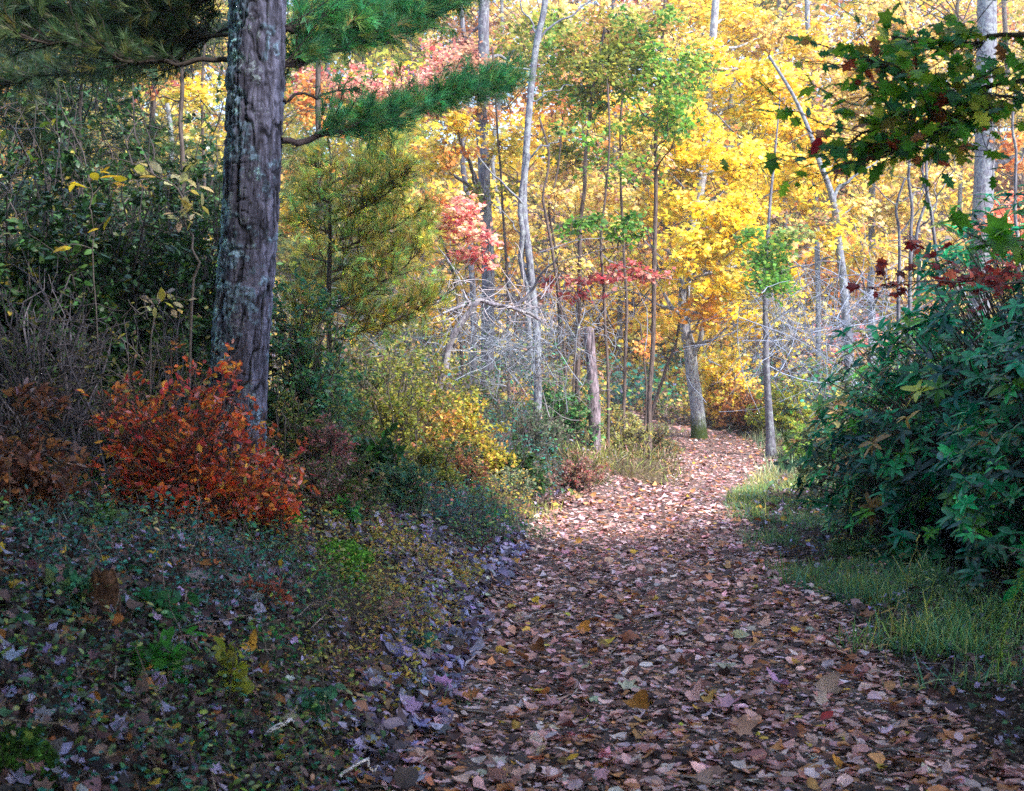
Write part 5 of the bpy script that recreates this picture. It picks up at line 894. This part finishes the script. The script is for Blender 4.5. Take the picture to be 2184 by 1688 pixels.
for x_, y_, w_, kd, cc, lab in LV:
    P0 = ray_ground(x_, y_+w_*.15); s = w_*.68*P0[1]/FPX; A = Acc()
    nr = np.array([[rng.normal(0, .2), -.45, 1.]]) if kd != 'curl' else np.array([[rng.normal(0, .3), -.9, .8]])
    if 'held up' in lab or 'propped' in lab or 'edge of the frame' in lab: nr = np.array([[.2, -1, .5]])
    dv = np.array([[1., rng.normal(0, .4), 0]]); c = P0+np.array([0, 0, .03+s*.12])
    V0 = TLd[kd]; place(A, V0, (c-np.array([s*.45, 0, 0]))[None], nr, s, np.array([cc]), dv); me = A.build('fallen_leaf', M_dry); 
    tag(me, lab, 'leaf', 'conspicuous fallen leaves')
    p = np.array(c); v = np.empty(len(me.data.vertices)*3, np.float32); me.data.vertices.foreach_get('co', v); v = v.reshape(-1, 3)-p; me.data.vertices.foreach_set('co', v.ravel().astype(np.float32)); me.location = tuple(map(float, p))

def leaf_group(n, cc, lab, grp, xr, yr, wr, T, tl=.25):
    for _ in range(n):
        x_ = rng.uniform(*xr); y_ = yr[0]+(yr[1]-yr[0])*rng.random()**.9; P0 = ray_ground(x_, y_); s = rng.uniform(*wr)*P0[1]/FPX*(.55+.45*(y_-1000)/700); A = Acc(); a = rng.random()*6.28
        place(A, [T[rng.integers(len(T))]], np.zeros((1, 3)), np.array([[0, -.15, 1.]])+rn(1, tl), s, np.array([cc])*np.exp(rng.normal(0, .15, (1, 3))), np.array([[math.cos(a), math.sin(a), 0]])); o = A.build('fallen_leaf', M_dry); o.location = tuple(map(float, P0+[0, 0, .022+s*.08])); tag(o, lab, 'leaf', grp)
CUP = [bent(blob(41, 24), .8, 1), bent(blob(43, 24), -.7, 2), bent(OAK, .8, 3), bent(MAPLE, .7, 4), bent(MAPLE, -.6, 6), bent(OVAL, .9, 7)]
leaf_group(34, (.62, .42, .38), 'pale pink-tan curled leaf lying on the near half of the path', 'pale pink-tan leaves on the path', (960, 1950), (1180, 1680), (34, 60), CUP)
leaf_group(22, (.40, .16, .07), 'rusty brown curled leaf lying on the near half of the path', 'rusty brown leaves on the path', (980, 1950), (1180, 1680), (32, 58), CUP)
leaf_group(16, (.66, .32, .08), 'light orange leaf lying among the browner leaves of the path', 'light orange leaves on the path', (1050, 1900), (1130, 1680), (24, 40), CUP)
leaf_group(14, (.74, .56, .08), 'small yellow leaf lying on the path', 'small yellow leaves on the path', (1080, 1800), (1080, 1660), (16, 28), CUP)
leaf_group(20, (.42, .36, .56), 'lilac-grey upturned leaf in the ditch along the path', 'lilac-grey leaves in the ditch', (740, 980), (1250, 1680), (34, 56), CUP, .45)
leaf_group(22, (.30, .17, .12), 'dull brown curled leaf on the shaded left slope', 'dull brown leaves on the left slope', (20, 700), (1250, 1680), (36, 66), CUP, .45)
leaf_group(10, (.50, .20, .05), 'orange-brown leaf on the shaded left slope', 'orange-brown leaves on the left slope', (30, 640), (1300, 1680), (36, 60), CUP, .4)

# ------------------------------------------------------------------ unseen leaf masses added around the view to shade the near ground
def overhead():
    global rng
    rng = np.random.default_rng(77)
    A = Acc(); n = 180
    for i in range(n):
        x = rng.uniform(-9, 15); y = rng.uniform(-14, 5)
        if -.6 < x < 3.4 and y > .8: continue
        z = rng.uniform(6.5, 11)
        if y > 4 and z < EYE+y*.36+1.6: z = EYE+y*.36+1.8+rng.random()*3
        r = rng.uniform(1.2, 2.2); m = 190; q = norm(rn(m))*(rng.random((m, 1))**.4)*np.array([r, r, r*.5])
        place(A, TS, np.array([x, y, z])+q, np.array([0, 0, 1.])+rn(m, .5), rng.uniform(.18, .34, m), palette(OLV+YEL+GRN, m, .2))
    for i in range(190):                 # unseen leaf blobs added beside and behind the viewer to block light
        y = rng.uniform(-5, 6.5); z = rng.uniform(.6, 6); sd = -1 if rng.random() < .62 else 1
        x = sd*(max(0, y)*.47+rng.uniform(2.0, 4.5)); r = rng.uniform(.6, 1.2); m = 150; q = norm(rn(m))*(rng.random((m, 1))**.4)*r
        place(A, TS, np.array([x, y, max(z, float(H(x, y))+.5)])+q, np.array([0, 0, 1.])+rn(m, .5), rng.uniform(.14, .28, m), palette(DGRN+OLV, m, .2))
    for i in range(230):  # leaf blobs just above the view, added to darken the near corners
        y = rng.uniform(.1, 4.6); r = rng.uniform(.35, .6); z = EYE+(y+r)*.37+r*.8+.25+rng.random()*1.2; x = rng.uniform(-5, -.9) if rng.random() < .7 else rng.uniform(2.2, 5); m = 100; q = norm(rn(m))*(rng.random((m, 1))**.4)*r
        place(A, TS, np.array([x, y, z])+q, np.array([0, 0, 1.])+rn(m, .5), rng.uniform(.1, .2, m), palette(DGRN+OLV, m, .2))
    o = A.build('unseen_shade_leaves', M_leaf); tag(o, 'unseen leaf masses added to shade the near end of the path', kind='stuff')
overhead()
def haze():
    x0, x1, y0, y1, z0, z1 = -425, 425, -15, 405, -2.5, 62
    V = np.array([(x, y, z) for x in (x0, x1) for y in (y0, y1) for z in (z0, z1)], float)
    F = np.array([(0, 1, 3, 2), (4, 6, 7, 5), (0, 4, 5, 1), (2, 3, 7, 6), (0, 2, 6, 4), (1, 5, 7, 3)])
    m, t, N, L = newmat('haze'); N.remove(N['Principled BSDF']); v = N.new('ShaderNodeVolumePrincipled'); v.inputs['Density'].default_value = .0019; v.inputs['Color'].default_value = (.92, .93, .97, 1); v.inputs['Anisotropy'].default_value = .3
    L.new(v.outputs[0], N['Material Output'].inputs['Volume']); o = link('haze', mesh('haze', V, [F]), m); tag(o, 'thin pale air between the trees', kind='stuff')
haze()
print('POLYS', sum(len(o.data.polygons) for o in bpy.data.objects if o.type == 'MESH'))
